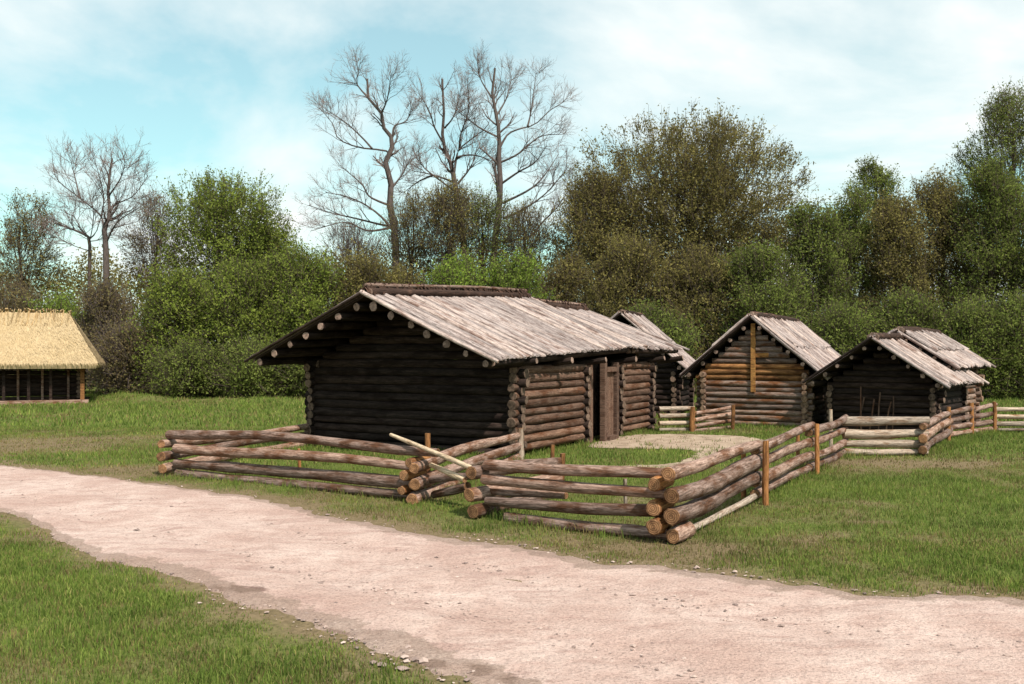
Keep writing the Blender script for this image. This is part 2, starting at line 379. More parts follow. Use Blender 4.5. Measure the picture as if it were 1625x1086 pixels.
at = r_.data.attributes.new('edge', 'FLOAT', 'POINT'); at.data.foreach_set('value', np.clip(1 - ed / 0.75, 0, 1).astype(np.float32).ravel())

sx, sy = RV[..., 0].ravel(), RV[..., 1].ravel(); stn = np.zeros(len(sx))
for (px, py, ax, ay, a) in ((375, 942, .42, .16, .95), (430, 972, .5, .14, .6), (520, 1005, .5, .12, .8), (720, 1062, .5, .12, .9), (820, 1085, .5, .12, .7), (60, 816, .6, .2, .6), (165, 858, .5, .16, .5), (300, 895, .4, .12, .5), (640, 880, 1.0, .25, .3), (200, 770, 1.5, .5, .35), (1450, 950, 1.2, .25, .45), (1600, 960, 1.0, .25, .5), (900, 885, 1.2, .2, .4)):
    c_ = G(px, py); stn = np.maximum(stn, .8 * a * np.exp(-((sx - c_.x + .3 * (sy - c_.y)) / ax) ** 2 - ((sy - c_.y + .25 * (sx - c_.x)) / ay) ** 2))
at = r_.data.attributes.new('stain', 'FLOAT', 'POINT'); at.data.foreach_set('value', stn.astype(np.float32))
def sheet(name, poly, mat, dz):
    bm = bmesh.new(); vs = [bm.verts.new((p[0], p[1], 0)) for p in poly]; bm.faces.new(vs)
    bmesh.ops.triangulate(bm, faces=bm.faces[:])
    bmesh.ops.subdivide_edges(bm, edges=[e for e in bm.edges if e.calc_length() > 0.6], cuts=3)
    bmesh.ops.triangulate(bm, faces=bm.faces[:])
    for v in bm.verts: v.co.z = float(hz(v.co.x, v.co.y)) + dz
    bmesh.ops.recalc_face_normals(bm, faces=bm.faces[:])
    me = bpy.data.meshes.new(name); bm.to_mesh(me); bm.free(); me.materials.append(mat)
    return tag(link(bpy.data.objects.new(name, me)), kind='structure')
t = NT('sandy_trodden_soil', 0.95, 0.05); v = t.coord((1, 1, 1), 'Pos', False)
a = t.noise(v, 2.5, 5, 0.65); b = t.noise(v, 30, 4, 0.7)
c = t.ramp(a, [(0.3, (0.21, 0.15, 0.105)), (0.5, (0.39, 0.285, 0.215)), (0.75, (0.51, 0.385, 0.30))])
c = t.mix(0.9, c, t.ramp(b, [(0.3, 0.6), (0.7, 1.15)]), 'MULTIPLY'); t.bump(b, 0.7, 0.03); M['path'] = t.col(c)
sheet('yard_path', path_poly, M['path'], 0.012)

# ------------------------------------------------------------------ logs
rs = random.Random(7)
def log_mesh(L, r0, r1, mats, seed, bend=0.012, sides=11, segs=None):
    rng = np.random.default_rng(seed); K = segs or max(4, min(9, int(L / 0.6) + 2))
    x = np.linspace(0, L, K); u = x / L
    cy = bend * L * np.sin(math.pi * u * rng.uniform(0.7, 2.0) + rng.uniform(0, 6)) * rng.uniform(0.3, 1)
    cz = bend * L * np.sin(math.pi * u * rng.uniform(0.7, 2.0) + rng.uniform(0, 6)) * rng.uniform(0.3, 1)
    cy -= cy[0] * (1 - u) + cy[-1] * u; cz -= cz[0] * (1 - u) + cz[-1] * u
    rad = (r0 * (1 - u) + r1 * u)[:, None] * (1 + rng.normal(size=(K, sides)) * 0.045 + rng.normal(size=(1, sides)) * 0.055 + rng.normal(size=(K, 1)) * 0.05)
    rad[0] *= 0.96; rad[-1] *= 0.96
    a = np.arange(sides) * 2 * math.pi / sides
    V = np.stack([np.repeat(x[:, None], sides, 1) + 0 * rad, cy[:, None] + rad * np.cos(a), cz[:, None] + rad * np.sin(a)], -1).reshape(-1, 3)
    k = np.arange(K - 1)[:, None] * sides; s = np.arange(sides)[None]; s2 = (s + 1) % sides
    Q = np.stack([k + s, k + s2, k + sides + s2, k + sides + s], -1).reshape(-1, 4)
    mb = MB(); mb.add(V, Q, 0, True)
    tilt = rng.uniform(-0.12, 0.12, 4)
    for end, xx, sg in ((0, 0.0, -1), (K - 1, L, 1)):
        ring = V[end * sides:(end + 1) * sides].copy()
        ring[:, 0] += (ring[:, 1] * tilt[0] + ring[:, 2] * tilt[1]) if end == 0 else (ring[:, 1] * tilt[2] + ring[:, 2] * tilt[3])
        mb.v[0][end * sides:(end + 1) * sides, 0] = ring[:, 0]
        cen = ring.mean(0); inner = cen + (ring - cen) * 0.86; inner[:, 0] += sg * r0 * 0.07
        cc = cen.copy(); cc[0] += sg * r0 * 0.07
        VV = np.concatenate([ring, inner, cc[None]]); s = np.arange(sides); s2 = (s + 1) % sides
        if sg > 0:
            mb.add(VV, np.stack([s, s2, sides + s2, sides + s], -1), 1, False); mb2 = np.stack([sides + s, sides + s2, np.full(sides, 2 * sides)], -1)
        else:
            mb.add(VV, np.stack([s2, s, sides + s, sides + s2], -1), 1, False); mb2 = np.stack([sides + s2, sides + s, np.full(sides, 2 * sides)], -1)
        mb.n -= 0
        f0 = mb.n - len(VV); mb.f.append((mb2.astype(np.int32) + f0, 1, False))
    return mb.mesh('log', mats)
SEED = [100]
def log(name, p0, p1, r, mats, parent, taper=0.08, bend=0.012, sides=11, segs=None):
    p0 = Vector(p0); p1 = Vector(p1); SEED[0] += 1
    d = p1 - p0; L = d.length
    k = 1 + rs.uniform(-0.08, 0.08)
    if rs.random() < 0.5: ra, rb = r * k * (1 + taper), r * k * (1 - taper)
    else: ra, rb = r * k * (1 - taper), r * k * (1 + taper)
    o = bpy.data.objects.new(name, log_mesh(L, ra, rb, mats, SEED[0], bend, sides, segs))
    o.rotation_mode = 'QUATERNION'; o.rotation_quaternion = d.to_track_quat('X', 'Z'); o.location = p0
    return link(o, parent)
_pc = {}
def plank_mesh(L, w, th, mat, var):
    key = (round(L, 2), round(w, 3), mat.name, var)
    if key in _pc: return _pc[key]
    rng = np.random.default_rng(abs(hash((round(L * 100), round(w * 1000), var))) % 99991); K = 5
    x = np.linspace(0, L, K); prof = np.array([[-0.5, 0.0], [-0.46, 0.55], [-0.2, 0.95], [0.2, 1.0], [0.46, 0.5], [0.5, 0.0]])
    V = []
    for i in range(K):
        cy = rng.normal() * 0.012; sc = 1 + rng.normal() * 0.06
        for (a, b) in prof: V.append([x[i] + (rng.normal() * 0.02 if i in (0, K - 1) else 0), cy + a * w * sc, b * th * (1 + rng.normal() * 0.08)])
    n = len(prof); Q = []
    for i in range(K - 1):
        for s in range(n):
            s2 = (s + 1) % n; Q.append([i * n + s, (i + 1) * n + s, (i + 1) * n + s2, i * n + s2])
    mb = MB().add(np.array(V), np.array(Q), 0, False)
    e0 = np.array([list(range(n))]); e1 = np.array([[(K - 1) * n + s for s in range(n)][::-1]])
    mb.f.append((e0.astype(np.int32), 0, False)); mb.f.append((e1.astype(np.int32), 0, False))
    _pc[key] = mb.mesh('plank', mat); return _pc[key]
def box(mb, c, s, rot=None, mi=0):
    c = np.array(c, float); h = np.array(s, float) / 2
    V = np.array([[x, y, z] for x in (-1, 1) for y in (-1, 1) for z in (-1, 1)], float) * h
    if rot is not None: V = V @ np.array(rot.to_3x3()).T
    mb.add(V + c, np.array([[0, 1, 3, 2], [4, 6, 7, 5], [0, 4, 5, 1], [2, 3, 7, 6], [0, 2, 6, 4], [1, 5, 7, 3]]), mi); return mb

# ------------------------------------------------------------------ log buildings
def roof(parent, y0, y1, half, zr, ze, rows=1, pw=0.16, tilt=0.0, ridge=True, ridge_dark=0.3, purl=6, purl_r=0.085, missing=(), eave_log=True, rake=True, jag=False, ends=(0.05, 0.25)):
    """both slopes of a plank roof; local X across, Y along the ridge"""
    p = math.atan2(zr - ze, half); sl = half / math.cos(p); Lr = y1 - y0
    zt = lambda y: tilt * (y - y0)
    mb = MB()
    for sg in (-1, 1):
        nx, nz = sg * math.sin(p), math.cos(p)
        a = [(0, y0 + .05, zr + zt(y0)), (sg * (half - .06), y0 + .05, ze + .03 + zt(y0)), (sg * (half - .06), y1 - .05, ze + .03 + zt(y1)), (0, y1 - .05, zr + zt(y1))]
        V = np.array(a + [(q[0], q[1], q[2] - 0.035) for q in a])
        Fx = np.array([[0, 1, 2, 3], [7, 6, 5, 4], [0, 4, 5, 1], [1, 5, 6, 2], [2, 6, 7, 3]])
        mb.add(V, Fx if sg > 0 else Fx[:, ::-1])
    rf = mb.build('roof', M['deck'], parent)
    n = int(Lr / pw)
    for sg in (-1, 1):
        X = Vector((sg * math.cos(p), 0, -math.sin(p))); Z = Vector((sg * math.sin(p), 0, math.cos(p))); Yv = Z.cross(X)
        R = Matrix((X, Yv, Z)).transposed().to_quaternion()
        for row in range(rows):
            for i in range(n):
                if rs.random() < 0.02: continue
                y = y0 + pw * (i + 0.5) + rs.uniform(-0.015, 0.015)
                d0 = 0.04 if row == 0 else sl * 0.5 + rs.uniform(-0.10, 0.04); d1 = sl if row == rows - 1 else sl * 0.5 + rs.uniform(-0.02, 0.16)
                if jag and row == 0: d0 -= max(0, rs.uniform(-0.35, 0.35))
                lift = 0.006 + (0.055 if (row == 0 and rows > 1) else 0) + rs.uniform(0, 0.018)
                base = Vector((0, y, zr + zt(y))) + X * d0 + Z * lift
                wv = pw * rs.uniform(0.78, 1.0)
                o = bpy.data.objects.new('plank', plank_mesh(round(d1 - d0 + rs.choice((-.02, 0, .02, .05)), 1) + 0.03, pw, 0.055, M['plank'], rs.randrange(5)))
                o.location = base; o.rotation_mode = 'QUATERNION'
                o.rotation_quaternion = R @ Vector((0, 0, 1)).rotation_difference(Vector((rs.uniform(-.004, .004), rs.uniform(-.05, .05), 1)).normalized()) @ Matrix.Rotation(rs.uniform(-.018, .018), 3, 'Z').to_quaternion()
                o.scale = (1, wv / pw, rs.uniform(0.7, 1.6)); link(o, rf)
        # purlin poles under the planks
        for k in range(purl):
            f = (k + 0.55) / purl
            x = sg * half * f; z = zr - (zr - ze) * f - 0.035 - purl_r / math.cos(p) - 0.02
            ya = y0 + rs.uniform(0.0, 0.10); yb = y1 - rs.uniform(0.0, 0.1)
            log('purlin', (x, ya, z + zt(ya)), (x, yb, z + zt(yb)), purl_r, [M['dark_log'], M['purlin_end']], parent, 0.05, 0.004)
        if rake:   # pole along the gable edge; left slope's pole coloured dark for its shade
            for yy in (y0 - 0.03, y1 + 0.03):
                q0 = Vector((sg * -0.04, yy, zr + 0.06 + zt(yy))); q1 = q0 + X * (sl + rs.uniform(ends[0], ends[1]))
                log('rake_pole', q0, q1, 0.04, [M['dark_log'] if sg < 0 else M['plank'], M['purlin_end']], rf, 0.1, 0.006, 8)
        if eave_log:
            x = sg * (half - 0.13); z = ze - 0.045
            log('eave_log', (x, y0 + .2, z + zt(y0)), (x, y1 - .2, z + zt(y1)), 0.065, [M['dark_log'], M['purlin_end']], parent, 0.06, 0.004)
    if ridge:
        rng = np.random.default_rng(int(y1 * 100) + 5); mbr = MB()
        nst = int(Lr / 0.035); h = ridge_dark
        for sg in (-1, 1):
            yy = rng.uniform(y0 + .08, y1 - .08, nst); top = np.stack([sg * rng.uniform(-0.08, 0.05, nst), yy, zr + zt(yy) + 0.03 + h * rng.uniform(0.55, 0.95, nst)], -1)
            dx = sg * (0.12 + rng.uniform(0, 0.09, nst)); bot = np.stack([dx, yy + rng.normal(size=nst) * 0.06, zr + zt(yy) + rng.uniform(-0.10, 0.03, nst)], -1)
            midp = (top + bot) / 2 + np.stack([sg * rng.uniform(0.02, 0.06, nst), np.zeros(nst), np.zeros(nst)], -1)
            Vv, ff = tubes(np.stack([top, midp, bot], 1), np.full((nst, 3), 0.022), 4); mbr.add(Vv, ff)
        cv = mbr.build('ridge_brush', M['ridge'], rf); cv['kind'] = 'stuff'
        for (x, z) in ((-0.09, 0.06), (0.09, 0.06), (0.0, 0.06 + h * 0.55)):
            log('ridge_log', (x, y0 + .1, zr + z + zt(y0)), (x, y1 - .1, zr + z + zt(y1)), 0.075 if z < .1 else 0.045, [M['ridge'] if z < .1 else M['rail'], M['purlin_end']], rf, 0.1, 0.006)
    return rf

def walls(parent, W, y0, y1, courses, r, mats, pro=0.28, zr=None, half=None, ze=None, gables=(True, True), left=True, right=True, front=True, back=True, gable_y=None, z0=0.0):
    st = 2 * r * 0.93
    for k in range(courses):
        z = z0 + r * 0.8 + k * st; j = lambda: rs.uniform(-.05, .06)
        pk = pro * (1 if k < courses - 2 else 1.25)
        if front: log('log', (-W / 2 - pk - j(), y0, z), (W / 2 + pk + j(), y0, z), r, OL if (mats is HL and zr and k >= courses - 1) else mats, parent, 0.06, 0.003)
        if back: log('log', (-W / 2 - pk - j(), y1, z), (W / 2 + pk + j(), y1, z), r, mats, parent, 0.06, 0.003)
        z += st / 2
        if left: log('log', (-W / 2, y0 - pk - j(), z), (-W / 2, y1 + pk + j(), z), r, mats, parent, 0.06, 0.003)
        if right: log('log', (W / 2, y0 - pk - j(), z), (W / 2, y1 + pk + j(), z), r, mats, parent, 0.06, 0.003)
    top = z0 + r * 0.8 + courses * st
    if zr is not None:
        sl = (zr - ze) / half
        for yi, yy in enumerate((y0, y1)):
            if not gables[yi]: continue
            z = top
            while True:
                hw = (zr - 0.16 - z - r) / sl
                hw = min(hw, W / 2 + 0.1)
                if hw < 0.18: break
                log('log', (-hw, yy, z), (hw, yy, z), r, OL if (mats is HL and yi == 0 and z < top + 1.5 * st) else mats, parent, 0.05, 0.003); z += st
    return top
DL = [M['dark_log'], M['dark_end']]; HL = [M['hut_log'], M['hut_end']]; OL = [M['orange_log'], M['hut_end']]; SL = [M['side_log'], M['dark_end']]

# --- long log house -------------------------------------------------
ANG = 28.7; ca, sa = math.cos(math.radians(ANG)), math.sin(math.radians(ANG))
U = Vector((sa, ca, 0)); Vv_ = Vector((ca, -sa, 0))
Rc = G(833, 726); Lc = Rc - Vv_ * 5.9
mid = (Rc + Lc) / 2
house = thing('log_house', 'long dark log house with broad silver plank roof and black front gable', 'house', mid, -math.radians(ANG))
W = 5.5
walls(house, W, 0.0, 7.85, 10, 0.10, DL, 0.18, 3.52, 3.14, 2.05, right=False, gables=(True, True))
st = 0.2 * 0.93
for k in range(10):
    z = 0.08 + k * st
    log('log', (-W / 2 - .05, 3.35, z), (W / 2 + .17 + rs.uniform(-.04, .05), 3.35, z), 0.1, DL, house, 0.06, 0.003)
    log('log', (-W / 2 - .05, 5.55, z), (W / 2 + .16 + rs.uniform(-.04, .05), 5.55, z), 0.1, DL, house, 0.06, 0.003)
    z += st / 2
    log('log', (W / 2, -.19 - rs.uniform(-.05, .05), z), (W / 2, 3.62, z), 0.1, SL, house, 0.06, 0.003)
    log('log', (W / 2, 5.3, z), (W / 2, 8.12, z), 0.1, SL, house, 0.06, 0.003)
# doorway between the two rooms
mb = MB(); box(mb, (W / 2 - 0.55, 4.45, 0.98), (0.06, 2.1, 1.94)); mb.build('back_panel', M['dark_log'], house)
for (y, dx, zt_) in ((4.28, .16, 1.95), (5.06, .16, 1.95), (3.72, .02, 1.95)):
    mb = MB(); box(mb, (W / 2 + dx, y, zt_ / 2), (0.13, 0.15, zt_)); mb.build('door_post', M['door'], house)
dr = MB(); box(dr, (W / 2 + .08, 4.67, 0.9), (0.03, 0.6, 1.7)); door = dr.build('door', M['deck'], house)
for i in range(4):
    mb = MB(); box(mb, (W / 2 + .11 + 0.004 * (i % 2), 4.425 + 0.163 * i, 0.88 + .02 * (i % 3)), (0.035, 0.152, 1.68)); mb.build('plank', M['door'], door)
mb = MB(); box(mb, (W / 2 + .17, 4.67, 1.78), (0.12, 0.61, 0.12)); mb.build('door_lintel', M['door'], house)
mb = MB(); box(mb, (W / 2 + .19, 4.67, 0.05), (0.2, 0.61, 0.1)); mb.build('door_sill', M['door'], house)
roof(house, -1.68, 5.75, 3.14, 3.42, 2.04, 1, 0.15, 0.04, purl=7, purl_r=0.085, ridge_dark=0.26)
roof(house, 5.80, 9.7, 3.16, 3.50, 2.30, 1, 0.15, 0.0, purl=6, purl_r=0.08, ridge_dark=0.24)
for y in (-0.1, 1.7, 3.5, 5.6, 7.8, 9.2):
    for sg in (-1, 1):
        log('bracket', (sg * (W / 2 - 0.2), y, 1.93), (sg * (3.2 + rs.uniform(.05, .16)), y, 1.93 + 0.0 + (0.12 if y > 5.7 else 0.1)), 0.075, [M['dark_log'], M['purlin_end']], house, 0.05, 0.003)

# --- hut behind the long house --------------------------------------
a2 = 20.0; u2 = Vector((math.sin(math.radians(a2)), math.cos(math.radians(a2)), 0))
base = P(985, 640, 33.0); base.z = 0; base += u2 * 0.5
hut = thing('log_hut', 'small dark log hut half hidden behind the far end of the long house', 'hut', base, -math.radians(a2))
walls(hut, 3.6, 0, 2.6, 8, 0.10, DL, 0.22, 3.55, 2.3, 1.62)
roof(hut, -0.5, 3.0, 2.3, 3.55, 1.62, 2, 0.17, purl=4, purl_r=0.07, ridge_dark=0.12)
# --- hut with vertical board on the gable ---------------------------
a3 = 29.0; u3 = Vector((math.sin(math.radians(a3)), math.cos(math.radians(a3)), 0)); v3 = Vector((u3.y, -u3.x, 0))
q = G(1196, 676); base = q.copy()
hut2 = thing('log_hut', 'brown log hut with orange upright board down its sunlit gable', 'hut', base, -math.radians(a3))
W2 = 3.05
top = walls(hut2, W2, 0, 4.9, 9, 0.092, HL, 0.2, 3.26, 2.12, 1.5)
roof(hut2, -0.32, 5.7, 2.12, 3.26, 1.5, 2, 0.17, purl=5, purl_r=0.065, ridge_dark=0.07)
mb = MB(); box(mb, (0.02, -0.14, 2.05), (0.13, 0.06, 2.05)); mb.build('upright_board', M['orange_board'], hut2)
mb = MB(); box(mb, (0.24, -0.13, 2.13), (0.46, 0.04, 0.13)); mb.build('cross_board', M['orange_board'], hut2)
# --- two part hut at the right --------------------------------------
a4 = 39.0; u4 = Vector((math.sin(math.radians(a4)), math.cos(math.radians(a4)), 0)); v4 = Vector((u4.y, -u4.x, 0))
rc = G(1497, 690); base = rc - v4 * 1.62
hut3 = thing('log_hut', 'low dark hut with roof in two steps and open black gable, behind the right fence', 'hut', base, -math.radians(a4))
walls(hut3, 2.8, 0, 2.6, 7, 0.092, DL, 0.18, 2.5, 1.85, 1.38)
roof(hut3, -0.85, 3.3, 1.85, 2.58, 1.36, 1, 0.16, purl=5, purl_r=0.06, ridge_dark=0.05, jag=True)
walls(hut3, 2.4, 2.95, 5.1, 9, 0.092, HL, 0.2, 2.92, 1.6, 1.8, gables=(False, True), front=True)
roof(hut3, 1.4, 5.5, 1.58, 2.80, 1.8, 2, 0.17, purl=4, purl_r=0.06, ridge_dark=0.06)
for k, (x, dx, h) in enumerate(((-0.55, .12, 0.95), (-0.42, -.1, 1.25), (-0.2, .05, 0.9), (0.05, -.04, 1.1), (0.25, .06, 0.85), (0.42, -.05, 1.0))):
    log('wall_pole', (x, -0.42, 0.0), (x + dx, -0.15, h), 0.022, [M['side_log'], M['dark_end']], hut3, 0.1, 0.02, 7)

# --- thatched hut at the left ---------------------------------------
tb = G(135, 640); TH = thing('thatched_hut', 'hut with bright yellow thatched roof at the left edge by the trees', 'hut', (tb.x, tb.y, 0), math.radians(21))
# local: X to the left is negative; right front corner of the platform at origin, depth +Y
TL, TD = 8.0, 4.3
def thatch():
    xr, xl, yf, yb, ze, zr = 0.55, -TL - .8, -0.75, TD + .8, 1.74, 4.0
    yc = (yf + yb) / 2; rng = np.random.default_rng(3); mb = MB()
    hipx = xr - 1.35; hl = xl + 1.35
    C = [np.array(p, float) for p in ((xl, yf, ze), (xr, yf, ze), (xr, yb, ze), (xl, yb, ze), (hl, yc, zr), (hipx, yc, zr))]
    def patch(a, b, c, d, nu, nv):
        uu, vv = np.meshgrid(np.linspace(0, 1, nu), np.linspace(0, 1, nv)); uu = uu[..., None]; vv = vv[..., None]
        Pn = (a * (1 - uu) + b * uu) * (1 - vv) + (d * (1 - uu) + c * uu) * vv
        Pn = Pn + rng.normal(size=Pn.shape) * 0.012
        i = (np.arange(nv - 1)[:, None] * nu + np.arange(nu - 1)[None]).ravel()
        mb.add(Pn.reshape(-1, 3), np.stack([i, i + 1, i + nu + 1, i + nu], -1), 0, True)
    patch(C[0], C[1], C[5], C[4], 60, 22); patch(C[2], C[3], C[4], C[5], 60, 22)
    patch(C[1], C[2], C[5], C[5], 30, 22); patch(C[3], C[0], C[4], C[4], 30, 22)
    th = 0.22   # underside and thick eave
    E = [C[k].copy() for k in range(4)]; Bm = [p + np.array([0, 0, -th]) for p in E]
    for k in range(4):
        Bm[k] = Bm[k] + (np.array([(xl + xr) / 2, yc, Bm[k][2]]) - Bm[k]) * 0.02
    mb.add(np.array(E + Bm), np.array([[0, 4, 5, 1], [1, 5, 6, 2], [2, 6, 7, 3], [3, 7, 4, 0], [4, 7, 6, 5]]))
    ob = mb.build('thatched_roof', M['thatch'], TH)
    # straws lying on the slopes and hanging over the eave
    sm = MB()
    for (a, b, c, d, n) in ((C[0], C[1], C[5], C[4], 9000), (C[1], C[2], C[5], C[5], 3500)):
        u = rng.uniform(0, 1, n)[:, None]; v = rng.uniform(0, 1, n)[:, None] ** 1.2
        p = (a * (1 - u) + b * u) * (1 - v) + (d * (1 - u) + c * u) * v
        dn = unit((a * (1 - u) + b * u) - (d * (1 - u) + c * u)); nn = unit(np.cross(b - a, d - a))
        p1 = p + dn * rng.uniform(.15, .35, n)[:, None] + rng.normal(size=p.shape) * .02 + nn * .015
        sd = unit(np.cross(dn, nn)) * 0.012
        Vx = np.stack([p - sd + nn * .03, p + sd + nn * .03, p1 + nn * .01], 1).reshape(-1, 3); sm.add(Vx, np.arange(3 * n).reshape(-1, 3))
    so = sm.build('straw', M['thatch'], ob); so['kind'] = 'stuff'
    # crossed sticks riding the ridge, and the ridge roll
    for i in range(75):
        x = hl + (hipx - hl) * i / 74 + rs.uniform(-.08, .08)
        for sg in (-1, 1):
            log('ridge_stick', (x + rs.uniform(-.05, .05), yc + sg * 0.80, zr - 0.62), (x + rs.uniform(-.1, .1), yc - sg * 0.10, zr + rs.uniform(.06, .18)), 0.03, [M['thatch_dark'], M['thatch_dark']], ob, 0.1, 0.02, 5, 3)
    return ob
t = NT('yellow_thatch', 0.9, 0.1); v = t.coord((7, 7, 1.0)); a = t.noise(v, 2.4, 5, 0.7); b = t.noise(t.coord((1, 1, 1)), 1.2, 4)
c = t.ramp(a, [(0.28, (0.32, 0.22, 0.125)), (0.5, (0.46, 0.335, 0.20)), (0.75, (0.56, 0.43, 0.285))])
c = t.mix(t.ramp(b, [(0.4, 0.0), (0.75, 0.5)]), c, (0.38, 0.26, 0.13)); t.bump(a, 0.7, 0.05); M['thatch'] = t.col(c)
M['thatch_dark'] = wood('old_straw_stick', (0.48, 0.35, 0.19), (0.30, 0.21, 0.11), (0.30, 0.19, 0.09), 0.3)
thatch()
mb = MB(); box(mb, (-TL / 2, -0.12, 0.06), (TL + .3, 0.28, 0.2)); mb.build('sill_beam', M['rail'], TH)
mb = MB(); box(mb, (-TL / 2, TD / 2, 0.03), (TL, TD - .1, 0.14)); mb.build('floor', M['dark_log'], TH)
for x in (-0.1, -1.35, -2.2, -3.15, -4.6, -6.2, -7.9):
    mb = MB(); box(mb, (x, -0.02 if x != -.1 else -0.08, 0.94), (0.16 if x == -.1 else 0.11, 0.15, 1.56)); mb.build('porch_post', M['post'] if x == -.1 else M['dark_log'], TH)
for k in range(9):
    z = 0.2 + k * 0.19
    log('log', (-TL, 0.95, z), (-.25, 0.95, z), 0.1, DL, TH, 0.05, 0.003)
    log('log', (-.3, 0.7, z + .095), (-.3, TD, z + .095), 0.1, DL, TH, 0.05, 0.003)
for x in (-0.72, -1.75, -2.7):
    mb = MB(); box(mb, (x, 0.78, 0.9), (0.09, 0.09, 1.5)); mb.build('wall_post', M['rail'], TH)

# ------------------------------------------------------------------ fences
RL = [M['rail'], M['rail_end']]; PL = [M['pale_rail'], M['rail_end']]; PO = [M['post'], M['rail_end']]
def rails(fence, A, B, rows, mats=RL, bend=0.008):
    for (x0, y0, x1, y1, r) in rows:
        p0 = on(A, B, x0, y0); p1 = on(A, B, x1, y1); log('rail', p0, p1, r, mats, fence, 0.1, bend)
def post(fence, x, ybase, ytop, r, mats=PO, name='post', off=Vector((0, 0, 0)), lean=0.03):
    b = G(x, ybase) + off; h = CH - (ytop - HZ) * b.y / F
    log(name, (b.x, b.y, -0.1), (b.x + rs.uniform(-lean, lean), b.y, h), r, mats, fence, 0.06, 0.01, 9)
# pen in front of the dark gable
A = G(271, 752); B = G(672, 797)
penf = thing('log_fence', 'log rail pen of stacked reddish logs in front of the black house gable', 'fence', (A + B) / 2)
def T(o, v): return Vector(v) - o.location
class Local:
    """parents logs given in world coordinates to a thing"""
    def __init__(s, th): s.th = th
_log = log
def log(name, p0, p1, r, mats, parent, *a, **k):
    if parent is not None and parent.get('worldcoords'):
        p0 = Vector(p0) - parent.location; p1 = Vector(p1) - parent.location
    return _log(name, p0, p1, r, mats, parent, *a, **k)
penf['worldcoords'] = 1
rails(penf, A, B, ((268, 690, 694, 719, .085), (279, 712, 664, 742, .08), (279, 735, 664, 768, .092), (283, 752, 666, 787, .08)))
cl = Lc + Vv_ * 0.1 - U * 0.12; cr = G(824, 730)
for (px, py, zend, r) in ((271, 703, .45, .08), (271, 723, .24, .085), (273, 742, .06, .09)):
    p0 = on(A, B, px, py) - U * 0.22; log('rail', p0, (cl.x, cl.y, zend), r, RL, penf, 0.06, 0.008)
for (px, py, zend, r) in ((672, 741, .50, .085), (673, 766, .28, .085), (669, 790, .07, .09)):
    p0 = on(A, B, px, py) - U * 0.25; log('rail', p0, (cr.x, cr.y, zend), r, RL, penf, 0.06, 0.008)
for (px, py) in ((661, 733), (653, 753), (649, 776)):
    p0 = on(A, B, px, py) - U * 0.2; log('spacer_log', p0, p0 + U * 0.5, .08, PO, penf, 0.04, 0.004)
post(penf, 827, 731, 680, .06, PL); post(penf, 664, 784, 688, .045, PO, off=U * .3); post(penf, 470, 758, 712, .03, PO, off=U * .1)
log('rail', P(684, 761, 13.95), P(752, 756, 13.2), .06, RL, penf, 0.1, 0.01); log('rail', P(688, 785, 13.95), P(742, 772, 13.3), .06, RL, penf, 0.1, 0.01)
# loose poles over the gap
o = log('loose_pole', P(620, 690, 14.35), P(748, 743, 12.95), .031, [M['pole'], M['rail_end']], None, 0.15, 0.006, 9); tag(o, 'long pale peeled pole laid slanting over the gap between the two log fences', 'pole')
o = log('loose_pole', P(684, 738, 13.75), P(738, 762, 13.05), .042, [M['pole'], M['rail_end']], None, 0.15, 0.006, 9); tag(o, 'short pale pole lying lower down in the gap under the long one', 'pole')
# yard fence: front run, right run, far run
A = G(763, 820); B = G(1062, 862); E = G(1338, 723); S2 = G(1467, 723); E2 = G(1507, 698); E3 = G(1545, 690); E4 = G(1580, 686)
yard = thing('log_fence', 'long log rail fence round the yard with heavy crossed log corner beside the road', 'fence', B); yard['worldcoords'] = 1
UB = (E - B).normalized()
rails(yard, A, B, ((771, 738, 1066, 752, .068), (768, 760, 1064, 784, .073), (773, 795, 1052, 811, .072), (803, 821, 1060, 848, .074)))
Bk = A + UB * .2; Bk2 = B + UB * .2
rails(yard, Bk, Bk2, ((780, 780, 898, 787, .055),))
sk = G(885, 791)
for (px, py, zend, r) in ((760, 748, .55, .095), (757, 783, .30, .1), (763, 809, .08, .1)):
    p0 = on(A, B, px, py) - UB * 0.2; log('rail', p0, (sk.x, sk.y, zend), r, RL, yard, 0.06, 0.01)
post(yard, 878, 790, 706, .032, PO); post(yard, 891, 787, 720, .04, PO); post(yard, 981, 815, 760, .028, PL, off=UB * .25)
pl = G(1072, 865)
seg = (((1066, 751), (1197, 708)), ((1071, 785), (1197, 732)), ((1071, 818), (1197, 760)), ((1092, 842), (1197, 787)))
for ((x0, y0), (x1, y1)), r in zip(seg, (.085, .098, .098, .045)):
    p0 = on(pl, E, x0, y0) - UB * .12; p1 = on(pl, E, x1, y1) + UB * .22; log('rail', p0, p1, r, RL if r > .05 else PL, yard, 0.06, 0.016)
p0 = on(pl, E, 1074, 849) - UB * .12; log('spacer_log', p0, p0 + UB * .5, .1, RL, yard, 0.03, 0.004)
for (x0, y0, x1, y1) in ((1203, 713, 1285, 676), (1203, 739, 1285, 701), (1203, 762, 1285, 724), (1203, 782, 1285, 744)):
    log('rail', on(pl, E, x0, y0) - UB * .2, on(pl, E, x1, y1) + UB * .2, .08, RL, yard, 0.08, 0.012)
for (x0, y0, x1, y1) in ((1286, 686, 1340, 663), (1286, 704, 1340, 683), (1286, 725, 1340, 701), (1286, 741, 1340, 717)):
    log('rail', on(pl, E, x0, y0) - UB * .15, on(pl, E, x1, y1) + UB * .15, .08, RL, yard, 0.08, 0.012)
for (px, py, r) in ((1048, 766, .086), (1047, 803, .092), (1048, 832, .092)):
    p0 = on(A, B, px, py) - UB * .22; log('spacer_log', p0, p0 + UB * .5, r, PO, yard, 0.03, 0.004)
